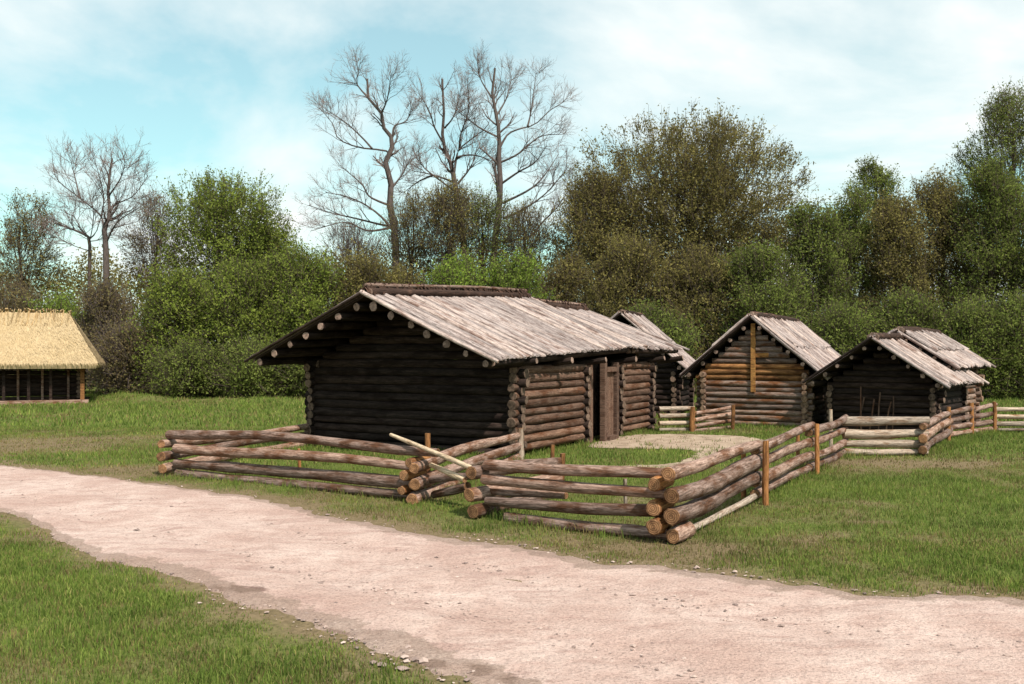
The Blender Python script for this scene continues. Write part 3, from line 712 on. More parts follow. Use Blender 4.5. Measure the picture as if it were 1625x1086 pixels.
vb = Vector((UB.y, -UB.x, 0))
post(yard, 1199, 799, 700, .05, PO, off=vb * .15); post(yard, 1196, 796, 716, .04, PO, off=-vb * .15)
post(yard, 1284, 752, 673, .045, PO, off=vb * .14); post(yard, 1279, 742, 678, .04, PO, off=-vb * .15)
rails(yard, E, S2, ((1338, 669, 1474, 668, .085), (1338, 688, 1472, 687, .09), (1338, 704, 1470, 705, .08), (1340, 717, 1472, 718, .075)), PL)
u5 = (E2 - S2).normalized()
for (py, y1, r) in ((676, 656, .085), (695, 669, .09), (713, 682, .09)):
    p0 = on(E, S2, 1467, py) - u5 * .25; log('rail', p0, on(S2, E2, 1507, y1), r, RL, yard, 0.06, 0.01)
post(yard, 1319, 712, 650, .05, PL); post(yard, 1505, 700, 646, .05, PO)
rails(yard, E2, E3, ((1504, 657, 1545, 648, .07), (1504, 668, 1545, 660, .07), (1504, 680, 1545, 672, .07), (1504, 691, 1545, 684, .07)))
rails(yard, E3, E4, ((1541, 652, 1580, 642, .07), (1541, 663, 1580, 655, .07), (1541, 674, 1580, 668, .07), (1541, 685, 1580, 680, .07)))
post(yard, 1542, 691, 640, .06, PO); post(yard, 1578, 687, 638, .05, PO)
E5 = G(1950, 690)
rails(yard, E4, E5, ((1577, 650, 1850, 651, .065), (1577, 661, 1850, 662, .06), (1577, 673, 1850, 673, .065), (1578, 682, 1850, 682, .05)), PL)
post(yard, 1690, 690, 640, .05, PO); post(yard, 1848, 690, 640, .05, PO)
# short fence by the hut with the board
A = G(1046, 686); B = G(1099, 685); C = G(1162, 680)
inf = thing('log_fence', 'short low log fence between the long house and the sunlit gable hut', 'fence', B); inf['worldcoords'] = 1
rails(inf, A, B, ((1046, 649, 1102, 648, .06), (1046, 660, 1100, 659, .065), (1046, 672, 1102, 671, .06), (1046, 682, 1100, 682, .05)), PL)
rails(inf, B, C, ((1096, 658, 1163, 646, .06), (1096, 668, 1162, 657, .06), (1096, 677, 1162, 668, .06), (1096, 684, 1162, 678, .05)))
post(inf, 1098, 686, 646, .06, PO); post(inf, 1162, 682, 643, .06, PO)
for py in (656, 667, 678):
    p0 = on(A, B, 1099, py); p0.y -= .2; log('spacer_log', p0, p0 + Vector((.1, .4, 0)), .065, PO, inf, 0.03, 0.004)
for o in (penf, yard, inf): del o['worldcoords']

# ------------------------------------------------------------------ trees
def spawn(Pn, R, n, t0, t1, len_, ang, up, rk, rng, K=5, rmin=0.006):
    """n children per parent polyline"""
    N, Kp, _ = Pn.shape
    idx = np.repeat(np.arange(N), n); t = rng.uniform(t0, t1, len(idx)) * (Kp - 1); i = np.minimum(t.astype(int), Kp - 2); f = t - i
    p = Pn[idx, i] * (1 - f)[:, None] + Pn[idx, i + 1] * f[:, None]; tg = unit(Pn[idx, i + 1] - Pn[idx, i])
    r = (R[idx, i] * (1 - f) + R[idx, i + 1] * f) * rk
    pr = unit(np.cross(tg, rng.normal(size=tg.shape))); a = np.radians(rng.uniform(*ang, len(idx)))[:, None]
    d = unit(tg * np.cos(a) + pr * np.sin(a)); d[:, 2] += up * 0.5; d = unit(d)
    L = rng.uniform(*len_, len(idx)) * (1.15 - 0.6 * (t / (Kp - 1)))
    out = np.zeros((len(idx), K, 3)); out[:, 0] = p
    for k in range(1, K):
        d = unit(d + rng.normal(size=d.shape) * 0.16 + np.array([0, 0, up * 0.22])); out[:, k] = out[:, k - 1] + d * (L / (K - 1))[:, None]
    rr = np.maximum(r, rmin)[:, None] * np.linspace(1, 0.35, K)[None]
    return out, np.maximum(rr, rmin * 0.6)
def smoothpoly(pts, n):
    a = np.array(pts, float); t = np.linspace(0, len(a) - 1, n); i = np.minimum(t.astype(int), len(a) - 2); f = (t - i)[:, None]
    p0 = a[np.maximum(i - 1, 0)]; p1 = a[i]; p2 = a[i + 1]; p3 = a[np.minimum(i + 2, len(a) - 1)]
    return 0.5 * (2 * p1 + (p2 - p0) * f + (2 * p0 - 5 * p1 + 4 * p2 - p3) * f ** 2 + (-p0 + 3 * p1 - 3 * p2 + p3) * f ** 3)
def bare_tree(label, depth, off, sc, limbs, seed, r0, bud=0.0, dens=1.0):
    """limbs: polylines in zoomed-photo coordinates; first is the trunk"""
    rng = np.random.default_rng(seed); px = lambda q: (off[0] + q[0] / sc, 430 + (off[1] + q[1] / sc - 430) * (.90 if off[1] + q[1] / sc < 430 else 1))
    b = px(limbs[0][0]); base = P(b[0], HZ, depth); base.z = 0
    th = thing('bare_tree', label, 'tree', base); o = np.array(base)
    polys = []; rad = []; K = 12
    for j, l in enumerate(limbs):
        pts = [px(q) for q in l]; dj = 0.0 if j == 0 else rng.uniform(-2.2, 2.2)
        w = [np.array(P(x, y, depth + dj * k / max(1, len(pts) - 1) * (1 if j else 0))) for k, (x, y) in enumerate(pts)]
        if j == 0: w = [np.array((w[0][0], depth, -0.2))] + w
        pl = smoothpoly(w, K) - o
        if j == 0: ra = r0 * np.linspace(1.05, 0.2, K) ** .8
        else:
            h = np.clip(1 - pl[0, 2] / (polys[0][-1, 2]), 0.1, 1); ra = r0 * (0.24 + 0.26 * h) * np.linspace(1, 0.2, K)
        polys.append(pl); rad.append(ra)
    P0 = np.array(polys); R0 = np.array(rad)
    mb = MB(); v, f = tubes(P0[:1], R0[:1], 10); mb.add(v, f, 0, True); mb.build('trunk', M['bark'], th)
    mb = MB()
    if len(P0) > 1: v, f = tubes(P0[1:], R0[1:], 7); mb.add(v, f, 0, True)
    P1, R1 = spawn(P0, R0, int(14 * dens), .30, 1.0, (.8, 2.9), (22, 60), .3, .5, rng, 6, .015); v, f = tubes(P1, R1, 4); mb.add(v, f, 0, True)
    mb.build('branches', M['bark'], th)
    mb = MB()
    P2, R2 = spawn(P1, R1, 6, .2, 1.0, (.5, 1.5), (20, 55), .22, .55, rng, 5, .0095); v, f = tubes(P2, R2, 3); mb.add(v, f, 0, True)
    P3, R3 = spawn(P2, R2, 4, .2, 1.0, (.25, .75), (18, 55), .2, .6, rng, 3, .0065); v, f = tubes(P3, R3, 3); mb.add(v, f, 0, True)
    mb.build('twigs', M['twig'], th)
    if bud > 0:
        C = P3.reshape(-1, 3); C = C[rng.random(len(C)) < bud]; mb = MB(); v, f = leaves(C, .09, rng); mb.add(v, f); mb.build('buds', M['leaf_bud'], th)
    return th
Z2 = ((460, 50), 2.648)
bare_tree('tall bare tree, leftmost of the three behind the long house ridge', 64, *Z2, [
    [(445, 900), (440, 820), (420, 700), (425, 600), (402, 500), (430, 430), (425, 380), (395, 340), (385, 270), (330, 200), (325, 110)],
    [(425, 470), (400, 445), (290, 430), (205, 390), (180, 320), (120, 240)], [(345, 435), (300, 380), (230, 310), (160, 260)], [(385, 270), (410, 200), (425, 90)],
    [(432, 380), (440, 330), (490, 305), (530, 215)], [(430, 800), (380, 790), (270, 760), (170, 735), (80, 700)], [(415, 700), (335, 660), (300, 600), (205, 510)],
    [(440, 830), (390, 760), (320, 700), (240, 660), (150, 640)], [(330, 200), (280, 130), (290, 80)], [(440, 800), (330, 820), (230, 780), (90, 820)], [(428, 620), (470, 560), (500, 500)]], 41, .25)
bare_tree('tall forked bare tree, middle one of the three behind the long house ridge', 66, *Z2, [
    [(748, 960), (715, 790), (705, 680), (690, 580), (684, 540), (668, 480), (640, 400), (648, 300), (640, 110)],
    [(690, 560), (700, 480), (715, 435), (770, 385), (830, 330), (850, 250)], [(712, 440), (718, 370), (752, 250), (745, 110)], [(645, 410), (605, 330), (590, 270), (540, 175)],
    [(692, 595), (640, 572), (570, 550), (515, 540)], [(700, 475), (760, 465), (815, 478), (850, 500)], [(650, 340), (690, 280), (720, 150)], [(600, 560), (540, 590), (480, 640)],
    [(700, 640), (650, 600), (560, 520), (540, 450)], [(705, 600), (760, 520), (790, 420)]], 43, .25)
bare_tree('tall bare tree with sweeping right limbs, rightmost of the three behind the ridge', 65, *Z2, [
    [(855, 950), (865, 860), (880, 700), (885, 600), (878, 470), (880, 390), (870, 280), (850, 200), (862, 60)],
    [(886, 425), (915, 370), (960, 345), (1030, 322), (1090, 260), (1155, 215)], [(1000, 330), (1015, 250), (1035, 80)], [(880, 385), (800, 340), (740, 290), (690, 250)],
    [(888, 600), (960, 545), (1030, 500), (1080, 420)], [(895, 690), (1010, 625), (1070, 560), (1130, 460)], [(870, 870), (1000, 850), (1060, 780), (1130, 700), (1190, 590)],
    [(885, 500), (960, 460), (1050, 380), (1140, 370)], [(870, 280), (910, 200), (930, 110)], [(850, 200), (810, 130), (790, 80)], [(900, 760), (980, 720), (1080, 640), (1170, 520)]], 47, .26)
Z1 = ((0, 200), 2.36)
bare_tree('bare forked tree standing above the thatched hut', 58, *Z1, [
    [(398, 560), (395, 420), (390, 365), (410, 310), (405, 200), (420, 75)], [(388, 360), (375, 310), (300, 240), (215, 165), (200, 95)], [(380, 315), (388, 230), (360, 100)],
    [(412, 300), (435, 265), (500, 230), (555, 145)], [(408, 230), (450, 160), (470, 90)], [(300, 240), (280, 150), (265, 85)], [(400, 420), (440, 340), (520, 280)]], 51, .20)
bare_tree('smaller bare tree left of the forked bare tree above the thatched hut', 60, *Z1, [
    [(335, 580), (335, 420), (312, 390), (260, 365), (220, 350)], [(335, 425), (350, 330), (345, 240)], [(335, 420), (378, 412), (420, 380)], [(335, 460), (280, 440), (200, 400)], [(320, 400), (280, 320), (250, 270)]], 53, .13)

def leafy(name, label, cx, depth, top, hw, bottom, mat, n, leaf, seed, cat='tree', twigs=6, per=9, spread=1.0, lobes=8, bark='bark_dark', group=None, upright=0.5, grow=1.0, dome=0):
    """crown = leaf sprays along twigs that grow from limbs of a trunk"""
    rng = np.random.default_rng(seed); k = depth / F
    base = P(cx, HZ, depth); base.z = 0; zt = CH + (HZ - top) * k - .7 * spread; zb = max(0.25, CH - (bottom - HZ) * k); w = hw * k; H = zt - zb
    th = thing(name, label, cat, base, 0, group)
    # lobes of the crown
    lc = np.zeros((lobes, 3)); lr = np.zeros((lobes, 3))
    for i in range(lobes):
        f = (i + .5) / lobes; z = zb + H * (0.12 + 0.74 * f); ring = math.sin(math.pi * min(1, .25 + (dome or .68) * f)) ** .8
        a = i * 2.399 + rng.uniform(-.5, .5); rr = w * .52 * ring * rng.uniform(.7, 1.1)
        lc[i] = (rr * math.cos(a), rr * math.sin(a) * .9, z); s = w * rng.uniform(.36, .56) * (.75 + .35 * ring)
        lr[i] = (s, s, min(H * .30, s * rng.uniform(.8, 1.25)))
    li = rng.integers(0, lobes, n); d = unit(rng.normal(size=(n, 3))); q = rng.uniform(0.12, 1, n) ** .42
    C = lc[li] + d * lr[li] * q[:, None]
    C[:, 2] = np.clip(C[:, 2], zb * .6 + .1, zt - .25)
    # trunk and limbs
    th_h = zb + H * .72; tr = max(.07, w * .055) * grow
    tp = np.stack([np.linspace(0, rng.normal() * .25, 8), np.linspace(0, rng.normal() * .25, 8), np.linspace(-.2, th_h, 8)], -1) + np.concatenate([np.zeros((1, 3)), rng.normal(size=(7, 3)) * .05])
    mb = MB(); v, f = tubes(tp[None], (tr * np.linspace(1, .4, 8))[None], 8); mb.add(v, f, 0, True)
    m = min(n, 110); sel = rng.choice(n, m, replace=False); E = C[sel]
    zs = np.clip(E[:, 2] * rng.uniform(.45, .9, m), .3, th_h); tt = np.clip((zs + .2) / (th_h + .2) * 7, 0, 6.99); ii = tt.astype(int); ff = (tt - ii)[:, None]
    S0 = tp[ii] * (1 - ff) + tp[np.minimum(ii + 1, 7)] * ff; mid_ = S0 * .45 + E * .55; mid_[:, 2] -= rng.uniform(.0, .12, m) * np.linalg.norm(E - S0, axis=1)
    s = np.linspace(0, 1, 6)[None, :, None]; Bz = S0[:, None] * (1 - s) ** 2 + 2 * mid_[:, None] * s * (1 - s) + E[:, None] * s ** 2
    br = np.clip(tr * .2 * rng.uniform(.4, 1, m) ** 1.5, .014, .12)[:, None] * np.linspace(1, .22, 6)[None]
    v, f = tubes(Bz, br, 4); mb.add(v, f, 0, True); mb.build('trunk', M[bark], th)
    # sprays
    nt = n * twigs; Cp = np.repeat(C, twigs, 0) + rng.normal(size=(nt, 3)) * .18 * spread
    cen = np.array([0, 0, zb + H * .35]); dr = unit(Cp - cen) * .7 + rng.normal(size=(nt, 3)) * .45; dr[:, 2] += upright; dr = unit(dr)
    L = rng.uniform(.45, 1.15, nt)[:, None] * spread
    T0 = Cp; T1 = Cp + dr * L
    mb = MB(); Pt = np.stack([T0, T1], 1)
    v, f = tubes(Pt, np.repeat(np.array([[.013, .006]]), nt, 0), 3); mb.add(v, f, 1)
    s = rng.uniform(0.05, 1.08, (nt, per))[..., None]; Cl = (T0[:, None] * (1 - s) + T1[:, None] * s) + rng.normal(size=(nt, per, 3)) * .11 * spread
    Cl = Cl.reshape(-1, 3); Cl = Cl[Cl[:, 2] > .06]
    v, f = leaves(Cl, leaf, rng); mb.add(v, f, 0)
    mb.build('crown', [M[mat], M['bark'] if mat == 'leaf_bud' else M['bark_dark']], th)
    return th
sd = 200
LT = [
 # name, label, cx, depth, top, hw, bottom, mat, n, leaf, kwargs
 ('sprouting_tree', 'thin sprouting tree at the left edge above the thatched hut', 40, 60, 303, 62, 470, 'leaf_olive', 190, .13, dict(per=4, twigs=6, lobes=7)),
 ('sprouting_tree', 'sparse brown twiggy tree between forked bare tree and round green tree', 243, 62, 280, 52, 470, 'leaf_bud', 170, .12, dict(per=4, lobes=7)),
 ('round_tree', 'rounded fresh green tree rising above the bushes at the left', 350, 58, 272, 98, 450, 'leaf_green', 430, .15, dict(lobes=17, per=8, upright=.9, dome=.4)),
 ('round_tree', 'small green tree leaning on the right shoulder of the round green tree', 425, 60, 335, 48, 470, 'leaf_green', 150, .15, dict(lobes=9, upright=.9)),
 ('shrub', 'bright green shrub directly behind the thatched roof', 95, 51, 452, 58, 620, 'leaf_yellow', 190, .13, dict(lobes=7)),
 ('shrub', 'brownish shrub at the left edge behind the thatched roof', 15, 52, 430, 58, 620, 'leaf_bud', 190, .13, dict(lobes=7)),
 ('shrub', 'reddish brown twiggy shrub right of the thatched hut', 170, 50, 430, 55, 632, 'leaf_bud', 260, .12, dict(lobes=8, per=7)),
 ('shrub', 'low reddish shrub in front of twiggy one near the thatched eave corner', 205, 47.5, 505, 52, 636, 'leaf_bud', 210, .11, dict(lobes=8, per=7)),
 ('shrub', 'broad green bush at the left end of the bush row', 285, 48, 418, 72, 636, 'leaf_green', 330, .14, dict(lobes=14)),
 ('shrub', 'large green bush in the middle of the left bush row', 385, 47.5, 398, 82, 638, 'leaf_green', 400, .14, dict(lobes=15)),
 ('shrub', 'tallest green bush of the left row, beside the dark gable rake', 485, 48.5, 376, 82, 638, 'leaf_green', 400, .14, dict(lobes=15)),
 ('shrub', 'olive green bush behind the left rake of the long house', 572, 50, 384, 66, 638, 'leaf_olive', 320, .14, dict(lobes=14)),
 ('shrub', 'low dark shrub at the grass edge under the broad left bush', 300, 45.3, 545, 58, 638, 'leaf_dark', 200, .12, dict(lobes=7)),
 ('shrub', 'low dark shrub at the grass edge midway between hut and house', 392, 45, 535, 62, 639, 'leaf_dark', 220, .12, dict(lobes=7)),
 ('shrub', 'low dark shrub at the grass edge against the house corner', 470, 45.5, 540, 52, 639, 'leaf_dark', 200, .12, dict(lobes=7)),
 ('twiggy_tree', 'small dark twiggy tree in front of the leftmost tall bare trunk', 655, 60, 300, 58, 430, 'leaf_olive', 150, .11, dict(per=4, upright=1.1, lobes=6)),
 ('twiggy_tree', 'small dark spreading tree between the first two tall bare trunks', 705, 58, 280, 66, 420, 'leaf_olive', 210, .12, dict(per=5, upright=1.0, lobes=7)),
 ('twiggy_tree', 'small greenish tree at the foot of the rightmost tall bare trunk', 765, 60, 290, 60, 420, 'leaf_dark', 170, .12, dict(per=5, upright=1.0, lobes=7)),
 ('twiggy_tree', 'small thin tree right of the three tall bare trunks', 835, 60, 315, 62, 430, 'leaf_olive', 150, .11, dict(per=4, upright=1.0, lobes=7)),
 ('twiggy_tree', 'grey leafless brushy tree left of the three tall bare trunks', 560, 63, 345, 62, 440, 'leaf_bud', 120, .09, dict(per=2, upright=.9, lobes=7)),
 ('shrub', 'dark olive bush behind the ridge start of the long house', 635, 51, 402, 55, 638, 'leaf_olive', 250, .14, dict(lobes=12)),
 ('shrub', 'bright green bush behind the middle of the long ridge', 720, 50, 392, 66, 638, 'leaf_yellow', 330, .14, dict(lobes=14)),
 ('shrub', 'bright green bush behind the right end of the front ridge', 815, 50.5, 388, 68, 638, 'leaf_yellow', 330, .14, dict(lobes=14)),
 ('broad_tree', 'huge broad brown-green tree with domed crown, tallest right of centre', 1100, 58, 190, 192, 450, 'leaf_olive', 1350, .15, dict(lobes=30, dome=.5, per=7, upright=.8, grow=1.1)),
 ('brown_tree', 'brown budding tree at the left shoulder of the huge domed tree', 950, 56, 258, 72, 450, 'leaf_olive', 420, .14, dict(lobes=10, per=7, upright=.8)),
 ('brown_tree', 'low brown tree behind the step between the two long house roofs', 900, 53, 385, 58, 620, 'leaf_olive', 270, .13, dict(lobes=12)),
 ('brown_tree', 'dense brown tree in front of the huge domed tree, left half', 1000, 51, 360, 92, 636, 'leaf_olive', 430, .14, dict(lobes=16)),
 ('dark_tree', 'dense dark tree directly below the huge domed crown', 1110, 50, 385, 92, 636, 'leaf_olive', 420, .14, dict(lobes=16)),
 ('dark_tree', 'dark green tree behind the gable hut with orange board', 1205, 49, 375, 86, 636, 'leaf_dark', 420, .14, dict(lobes=16)),
 ('dark_tree', 'slim dark green tree at the right shoulder of the huge domed tree', 1290, 53, 318, 62, 636, 'leaf_dark', 360, .14, dict(lobes=15)),
 ('dark_tree', 'green tree right of centre with ragged top beneath the far round crown', 1345, 55, 290, 50, 636, 'leaf_dark', 330, .14, dict(lobes=11, upright=.8)),
 ('far_tree', 'small far round crown peeping above the right wood edge', 1388, 70, 264, 44, 420, 'leaf_dark', 170, .16, dict(lobes=7)),
 ('dark_tree', 'brown green tree above the left roof of the stepped hut', 1425, 54, 300, 66, 636, 'leaf_olive', 370, .14, dict(lobes=15)),
 ('dark_tree', 'tall olive tree above the right roof of the stepped hut', 1500, 55, 262, 76, 636, 'leaf_olive', 470, .14, dict(lobes=13, upright=.8)),
 ('dark_tree', 'tall dense dark tree at the right edge below the thin crowned one', 1580, 53, 240, 80, 636, 'leaf_dark', 470, .14, dict(lobes=13)),
 ('thin_crowned_tree', 'highest tree at the right edge with thin airy green crown', 1608, 60, 116, 104, 420, 'leaf_dark', 560, .14, dict(lobes=14, per=6, upright=.8, grow=1.0)),
 ('dark_tree', 'dense tree beyond the right edge of the wood', 1700, 52, 260, 85, 636, 'leaf_dark', 380, .14, dict(lobes=15)),
 ('dark_tree', 'green tree farthest right outside the picture edge', 1800, 53, 270, 85, 636, 'leaf_dark', 300, .15, dict(lobes=12)),
 ('sprouting_tree', 'olive tree past the left edge behind the thatched hut', -80, 56, 330, 80, 600, 'leaf_olive', 300, .14, dict(lobes=14)),
 ('shrub', 'dark shrub in shade behind the small half hidden hut', 1040, 46.5, 480, 68, 638, 'leaf_dark', 250, .13, dict(lobes=8)),
 ('shrub', 'dark shrub between the sunlit gable hut and the stepped hut roof', 1340, 45.5, 480, 66, 638, 'leaf_dark', 280, .13, dict(lobes=8)),
 ('shrub', 'dark green shrub behind the upper ridge of the stepped hut', 1440, 46, 455, 66, 638, 'leaf_dark', 280, .13, dict(lobes=12)),
 ('shrub', 'dark bush right of the stepped hut roof over the far fence', 1535, 45, 470, 62, 638, 'leaf_dark', 280, .13, dict(lobes=12)),
 ('shrub', 'dark bush at the right edge over the pale far rails', 1615, 44.5, 462, 66, 638, 'leaf_dark', 280, .13, dict(lobes=12)),
]
for row in LT:
    nm, lb, cx, dp, tp_, hw, bt, mt, n, lf, kw = row; sd += 1
    if 1280 < cx and tp_ > 200 and nm != 'shrub': tp_ -= 28
    n = int(n * 1.3); lf *= .88
    leafy(nm, lb, cx, dp, tp_, hw, bt, mt, n, lf, sd, cat='shrub' if nm == 'shrub' else 'tree', **kw)

# far wood reads as one brown-green mass between the trees
def wood_mass():
    rng = np.random.default_rng(9); n = 5200
    px = rng.uniform(-260, 1900, n); d = rng.uniform(58, 78, n)
    topy = np.interp(px, [-260, 0, 200, 330, 480, 620, 900, 1000, 1300, 1450, 1900], [400, 420, 430, 420, 405, 410, 400, 380, 350, 330, 310]) + 40 * (vnoise(px * .02, px * 0, 5) - .5)
    zt = CH + (HZ - topy) * d / F; z = zt * rng.uniform(0.03, 1, n) ** .75
    C = np.stack([(px - 812.5) * d / F, d, z], -1)
    mb = MB(); k = 26
    L = (C[:, None] + rng.normal(size=(n, k, 3)) * np.array([.5, .5, .55])).reshape(-1, 3); L = L[L[:, 2] > .05]
    v, f = leaves(L, .2, rng); mb.add(v, f, 0)
    ns = 700; b = C[rng.integers(0, n, ns)]; T0 = b * np.array([1, 1, 0]); T1 = b + np.array([0, 0, .8]) + rng.normal(size=b.shape) * np.array([.6, .6, 0])
    s = np.linspace(0, 1, 5)[None, :, None]; Pl = T0[:, None] * (1 - s) + T1[:, None] * s + rng.normal(size=(ns, 5, 3)) * .08
    v, f = tubes(Pl, np.linspace(.09, .02, 5)[None] * rng.uniform(.5, 1.2, ns)[:, None], 4); mb.add(v, f, 1, True)
    tag(mb.build('distant_wood', [M['leaf_olive'], M['bark']]), 'brown-green wood closing the view behind all the huts', 'wood', kind='stuff')
wood_mass()

# ------------------------------------------------------------------ grass
def grassmat(name, a, b, c):
    t = NT(name, 0.7, 0.15); isl = t.geo().outputs['Random Per Island']
    col = t.ramp(isl, [(0, a), (.6, b), (.93, c), (1.0, (0.32, 0.26, 0.11))])
    n = t.noise(t.coord((1, 1, 1), 'Pos', False), .7, 4); col = t.mix(1.0, col, t.ramp(n, [(.3, (.72, .74, .7)), (.7, (1.3, 1.22, 1.15))]), 'MULTIPLY'); t.col(col)
    tr = t.N.new('ShaderNodeBsdfTranslucent'); t.L.new(col, tr.inputs['Color']); ms = t.N.new('ShaderNodeMixShader'); ms.inputs[0].default_value = .3
    t.L.new(t.b.outputs[0], ms.inputs[1]); t.L.new(tr.outputs[0], ms.inputs[2]); t.L.new(ms.outputs[0], t.out.inputs[0]); return t.m
M['dry_grass'] = grassmat('dry_worn_grass', (.13, .10, .045), (.20, .155, .07), (.15, .16, .045))
M['grass'] = grassmat('short_meadow_grass', (.072, .112, .022), (.14, .20, .038), (.215, .25, .062))
HP = [(-3.0, -.15), (3.0, -.15), (3.0, 8.0), (-3.0, 8.0)]
def inhouse(x, y):
    r = np.zeros(x.shape, bool)
    for (o, ang, poly) in ((mid, ANG, [(-2.75, -.1), (2.75, -.1), (2.75, 7.9), (-2.75, 7.9)]), (hut2.location, a3, [(-1.6, -.1), (1.6, -.1), (1.6, 5), (-1.6, 5)]), (hut3.location, a4, [(-1.5, -.1), (1.5, -.1), (1.5, 6.3), (-1.5, 6.3)]), (TH.location, -21, [(-8, -.2), (.05, -.2), (.05, 4.2), (-8, 4.2)])):
        c, s = math.cos(math.radians(ang)), math.sin(math.radians(ang)); dx = x - o.x; dy = y - o.y
        r |= inpoly(dx * c - dy * s, dx * s + dy * c, poly)
    return r
def grass(name, y0, y1, dens, h, wdt, nseg, seed, label, lines=None):
    rng = np.random.default_rng(seed); kx = .74
    if lines is None:
        area = kx * (y1 ** 2 - y0 ** 2) ; n = int(area * dens)
        y = np.sqrt(rng.uniform(y0 ** 2, y1 ** 2, n)); x = rng.uniform(-kx, kx, n) * y
    else:      # unmown fringe at the foot of rails and walls
        pts = []
        for a_, b_, sp in lines:
            m = int((b_ - a_).length * dens); q_ = rng.uniform(0, 1, m); pts.append(np.stack([a_.x + (b_.x - a_.x) * q_, a_.y + (b_.y - a_.y) * q_], 1) + rng.normal(size=(m, 2)) * sp)
        pts = np.concatenate(pts); x, y = pts[:, 0], pts[:, 1]; n = len(x)
    jit = rng.normal(size=(2, n)) * rng.choice([.05, .14, .3], n); keep = ~inpoly(x + jit[0], y + jit[1], road_poly_lo)
    w = wear(x, y); keep &= rng.random(n) > (w * .8 - .2); keep &= ~inhouse(x, y)
    pp = inpoly(x, y, [tuple(p) for p in path_poly]); keep &= ~pp | (rng.random(n) < np.clip((vnoise(x * 1.8, y * 1.8, 91) - .45) * 1.6, .05, .6))
    de = road_dist(x, y) + (vnoise(x * 2.2, y * 2.2, 77) - .5) * .7 + (vnoise(x * 7, y * 7, 78) - .5) * .4
    keep &= rng.random(n) < np.clip(.5 + de / .6, .06, 1)
    clump = vnoise(x * 5.2, y * 5.2, 61); keep &= rng.random(n) < (.3 + 1.0 * clump)
    x, y, w, de = x[keep], y[keep], w[keep], de[keep]; n = len(x); z = hz(x, y)
    hh = h * rng.uniform(.45, 1.3, n) * (1 - .5 * w) * (.5 + .7 * vnoise(x * 1.6, y * 1.6, 63) + .35 * vnoise(x * 6, y * 6, 64)) * np.clip(.45 + de / .9, .4, 1)
    a = rng.uniform(0, 2 * math.pi, n); lean = rng.uniform(.1, .75, n) * hh; sdx, sdy = np.cos(a) * wdt / 2, np.sin(a) * wdt / 2
    la = rng.uniform(0, 2 * math.pi, n); lx, ly = np.cos(la) * lean, np.sin(la) * lean
    b0 = np.stack([x - sdx, y - sdy, z - .01], -1); b1 = np.stack([x + sdx, y + sdy, z - .01], -1); tip = np.stack([x + lx, y + ly, z + hh], -1)
    mb = MB(); dry = rng.random(n) < np.clip(w * 1.1 + .05 + .3 * np.exp(-np.maximum(de, 0) / .3), 0, .85); order = np.argsort(dry, kind='stable'); b0, b1, tip = b0[order], b1[order], tip[order]
    x, y, z, sdx, sdy, lx, ly, hh = (q[order] for q in (x, y, z, sdx, sdy, lx, ly, hh)); ng = int(n - dry.sum())
    def addsplit(V, per, faces):
        V = V.reshape(-1, 3)
        for a, b, mi in ((0, ng, 0), (ng, n, 1)):
            if b > a: mb.add(V[a * per:b * per], faces(b - a), mi)
    if nseg == 1:
        addsplit(np.stack([b0, b1, tip], 1), 3, lambda m: np.arange(3 * m).reshape(-1, 3))
    else:
        m0 = np.stack([x - sdx * .7 + lx * .33, y - sdy * .7 + ly * .33, z + hh * .6], -1); m1 = np.stack([x + sdx * .7 + lx * .33, y + sdy * .7 + ly * .33, z + hh * .6], -1)
        addsplit(np.stack([b0, b1, m1, m0, tip], 1), 5, lambda m: np.concatenate([np.stack([np.arange(m) * 5 + k for k in q], -1) for q in ((0, 1, 2), (0, 2, 3), (3, 2, 4))]))
    tag(mb.build(name, [M['grass'], M['dry_grass']]), label, 'grass', kind='stuff')
grass('grass', 5.6, 11, 3200, .06, .0085, 2, 71, 'short green grass on the near verge in front of the road')
grass('grass', 11, 18, 1300, .06, .013, 1, 72, 'short green grass round the log fences')
grass('grass', 18, 28, 420, .075, .024, 1, 73, 'short green grass of the meadow round the huts')
grass('grass', 28, 52, 85, .13, .05, 1, 74, 'far meadow grass running up to the wood edge')

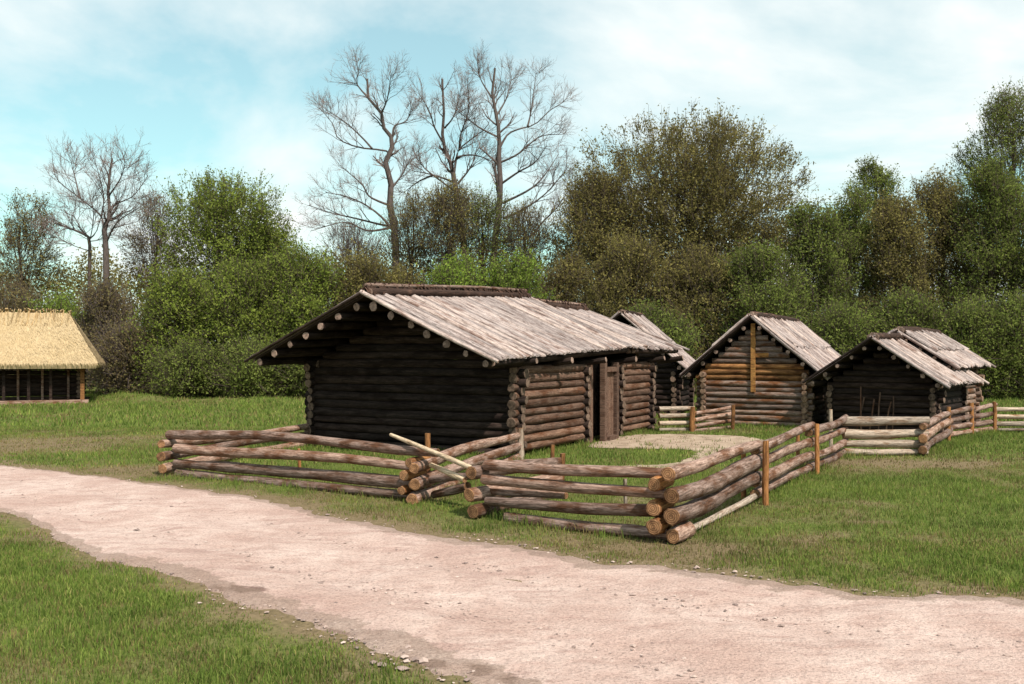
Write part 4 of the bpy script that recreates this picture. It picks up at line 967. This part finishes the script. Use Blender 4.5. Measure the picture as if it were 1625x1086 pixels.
hw_ = house.location
grass('grass', 0, 0, 260, .13, .011, 2, 75, 'taller grass left standing along the foot of the log fences and walls', [
    (G(271, 752), G(672, 797), .10), (G(763, 820), G(1062, 862), .10), (G(1066, 862), G(1338, 723), .10), (G(1338, 723), G(1467, 723), .12), (G(1467, 723), G(1580, 686), .14),
    (G(672, 797), G(824, 731), .10), (G(271, 752), Lc - U * .1, .12), (hw_ - Vv_ * 2.9 - U * .22, hw_ + Vv_ * 2.9 - U * .22, .08), (hw_ + Vv_ * 2.98, hw_ + Vv_ * 2.98 + U * 3.3, .07), (hw_ + Vv_ * 2.98 + U * 5.5, hw_ + Vv_ * 2.98 + U * 8, .07),
    (G(1046, 686), G(1162, 680), .14), (hut2.location - v3 * 1.7 - u3 * .2, hut2.location + v3 * 1.7 - u3 * .2, .1)])
# stones on and beside the road
def stones():
    rng = np.random.default_rng(5); mb = MB()
    spots = []
    for i in range(5200):
        j = rng.integers(0, NR); s = (rng.beta(.6, .6) if rng.random() < .5 else rng.uniform()); p = far_c[j] * (1 - s) + near_c[j] * s
        if 5.5 < p[1] < 20: spots.append((p[0], p[1], rng.gamma(1.6, .0042) + .003))
    for (px, py, n, sp, sz) in ((625, 1050, 8, .14, .038), (790, 862, 18, .28, .022), (1250, 945, 24, .45, .018), (430, 965, 16, .3, .025), (1110, 915, 16, .4, .03), (690, 1058, 12, .2, .035)):
        c = G(px, py)
        for _ in range(n): spots.append((c.x + rng.normal() * sp, c.y + rng.normal() * sp * .6, sz * rng.uniform(.3, 1.1)))
    V0 = np.array([(0, 0, 1), (1, 0, 0), (0, 1, 0), (-1, 0, 0), (0, -1, 0), (.6, .6, .55), (-.6, .6, .5), (-.6, -.6, .55), (.6, -.6, .5)], float)
    Ft = np.array([(0, 5, 6), (0, 6, 7), (0, 7, 8), (0, 8, 5), (1, 2, 5), (2, 6, 5), (2, 3, 6), (3, 7, 6), (3, 4, 7), (4, 8, 7), (4, 1, 8), (1, 5, 8)])
    for (x, y, s) in spots:
        A = V0 * (1 + rng.normal(size=V0.shape) * .18) * np.array([s * rng.uniform(.8, 1.5), s, s * rng.uniform(.35, .7)])
        a = rng.uniform(0, 6.28); R = np.array([[math.cos(a), -math.sin(a), 0], [math.sin(a), math.cos(a), 0], [0, 0, 1]])
        mb.add(A @ R.T + np.array([x, y, float(hz(x, y)) + .012]), Ft)
    t = NT('pale_road_stone', .9, .1); c = t.ramp(t.geo().outputs['Random Per Island'], [(0, (.16, .115, .105)), (.6, (.36, .26, .23)), (1, (.48, .37, .33))]); M['stone'] = t.col(c)
    tag(mb.build('road_stones', M['stone']), 'scattered pale stones and grit on the dirt road', 'stones', kind='stuff')
stones()
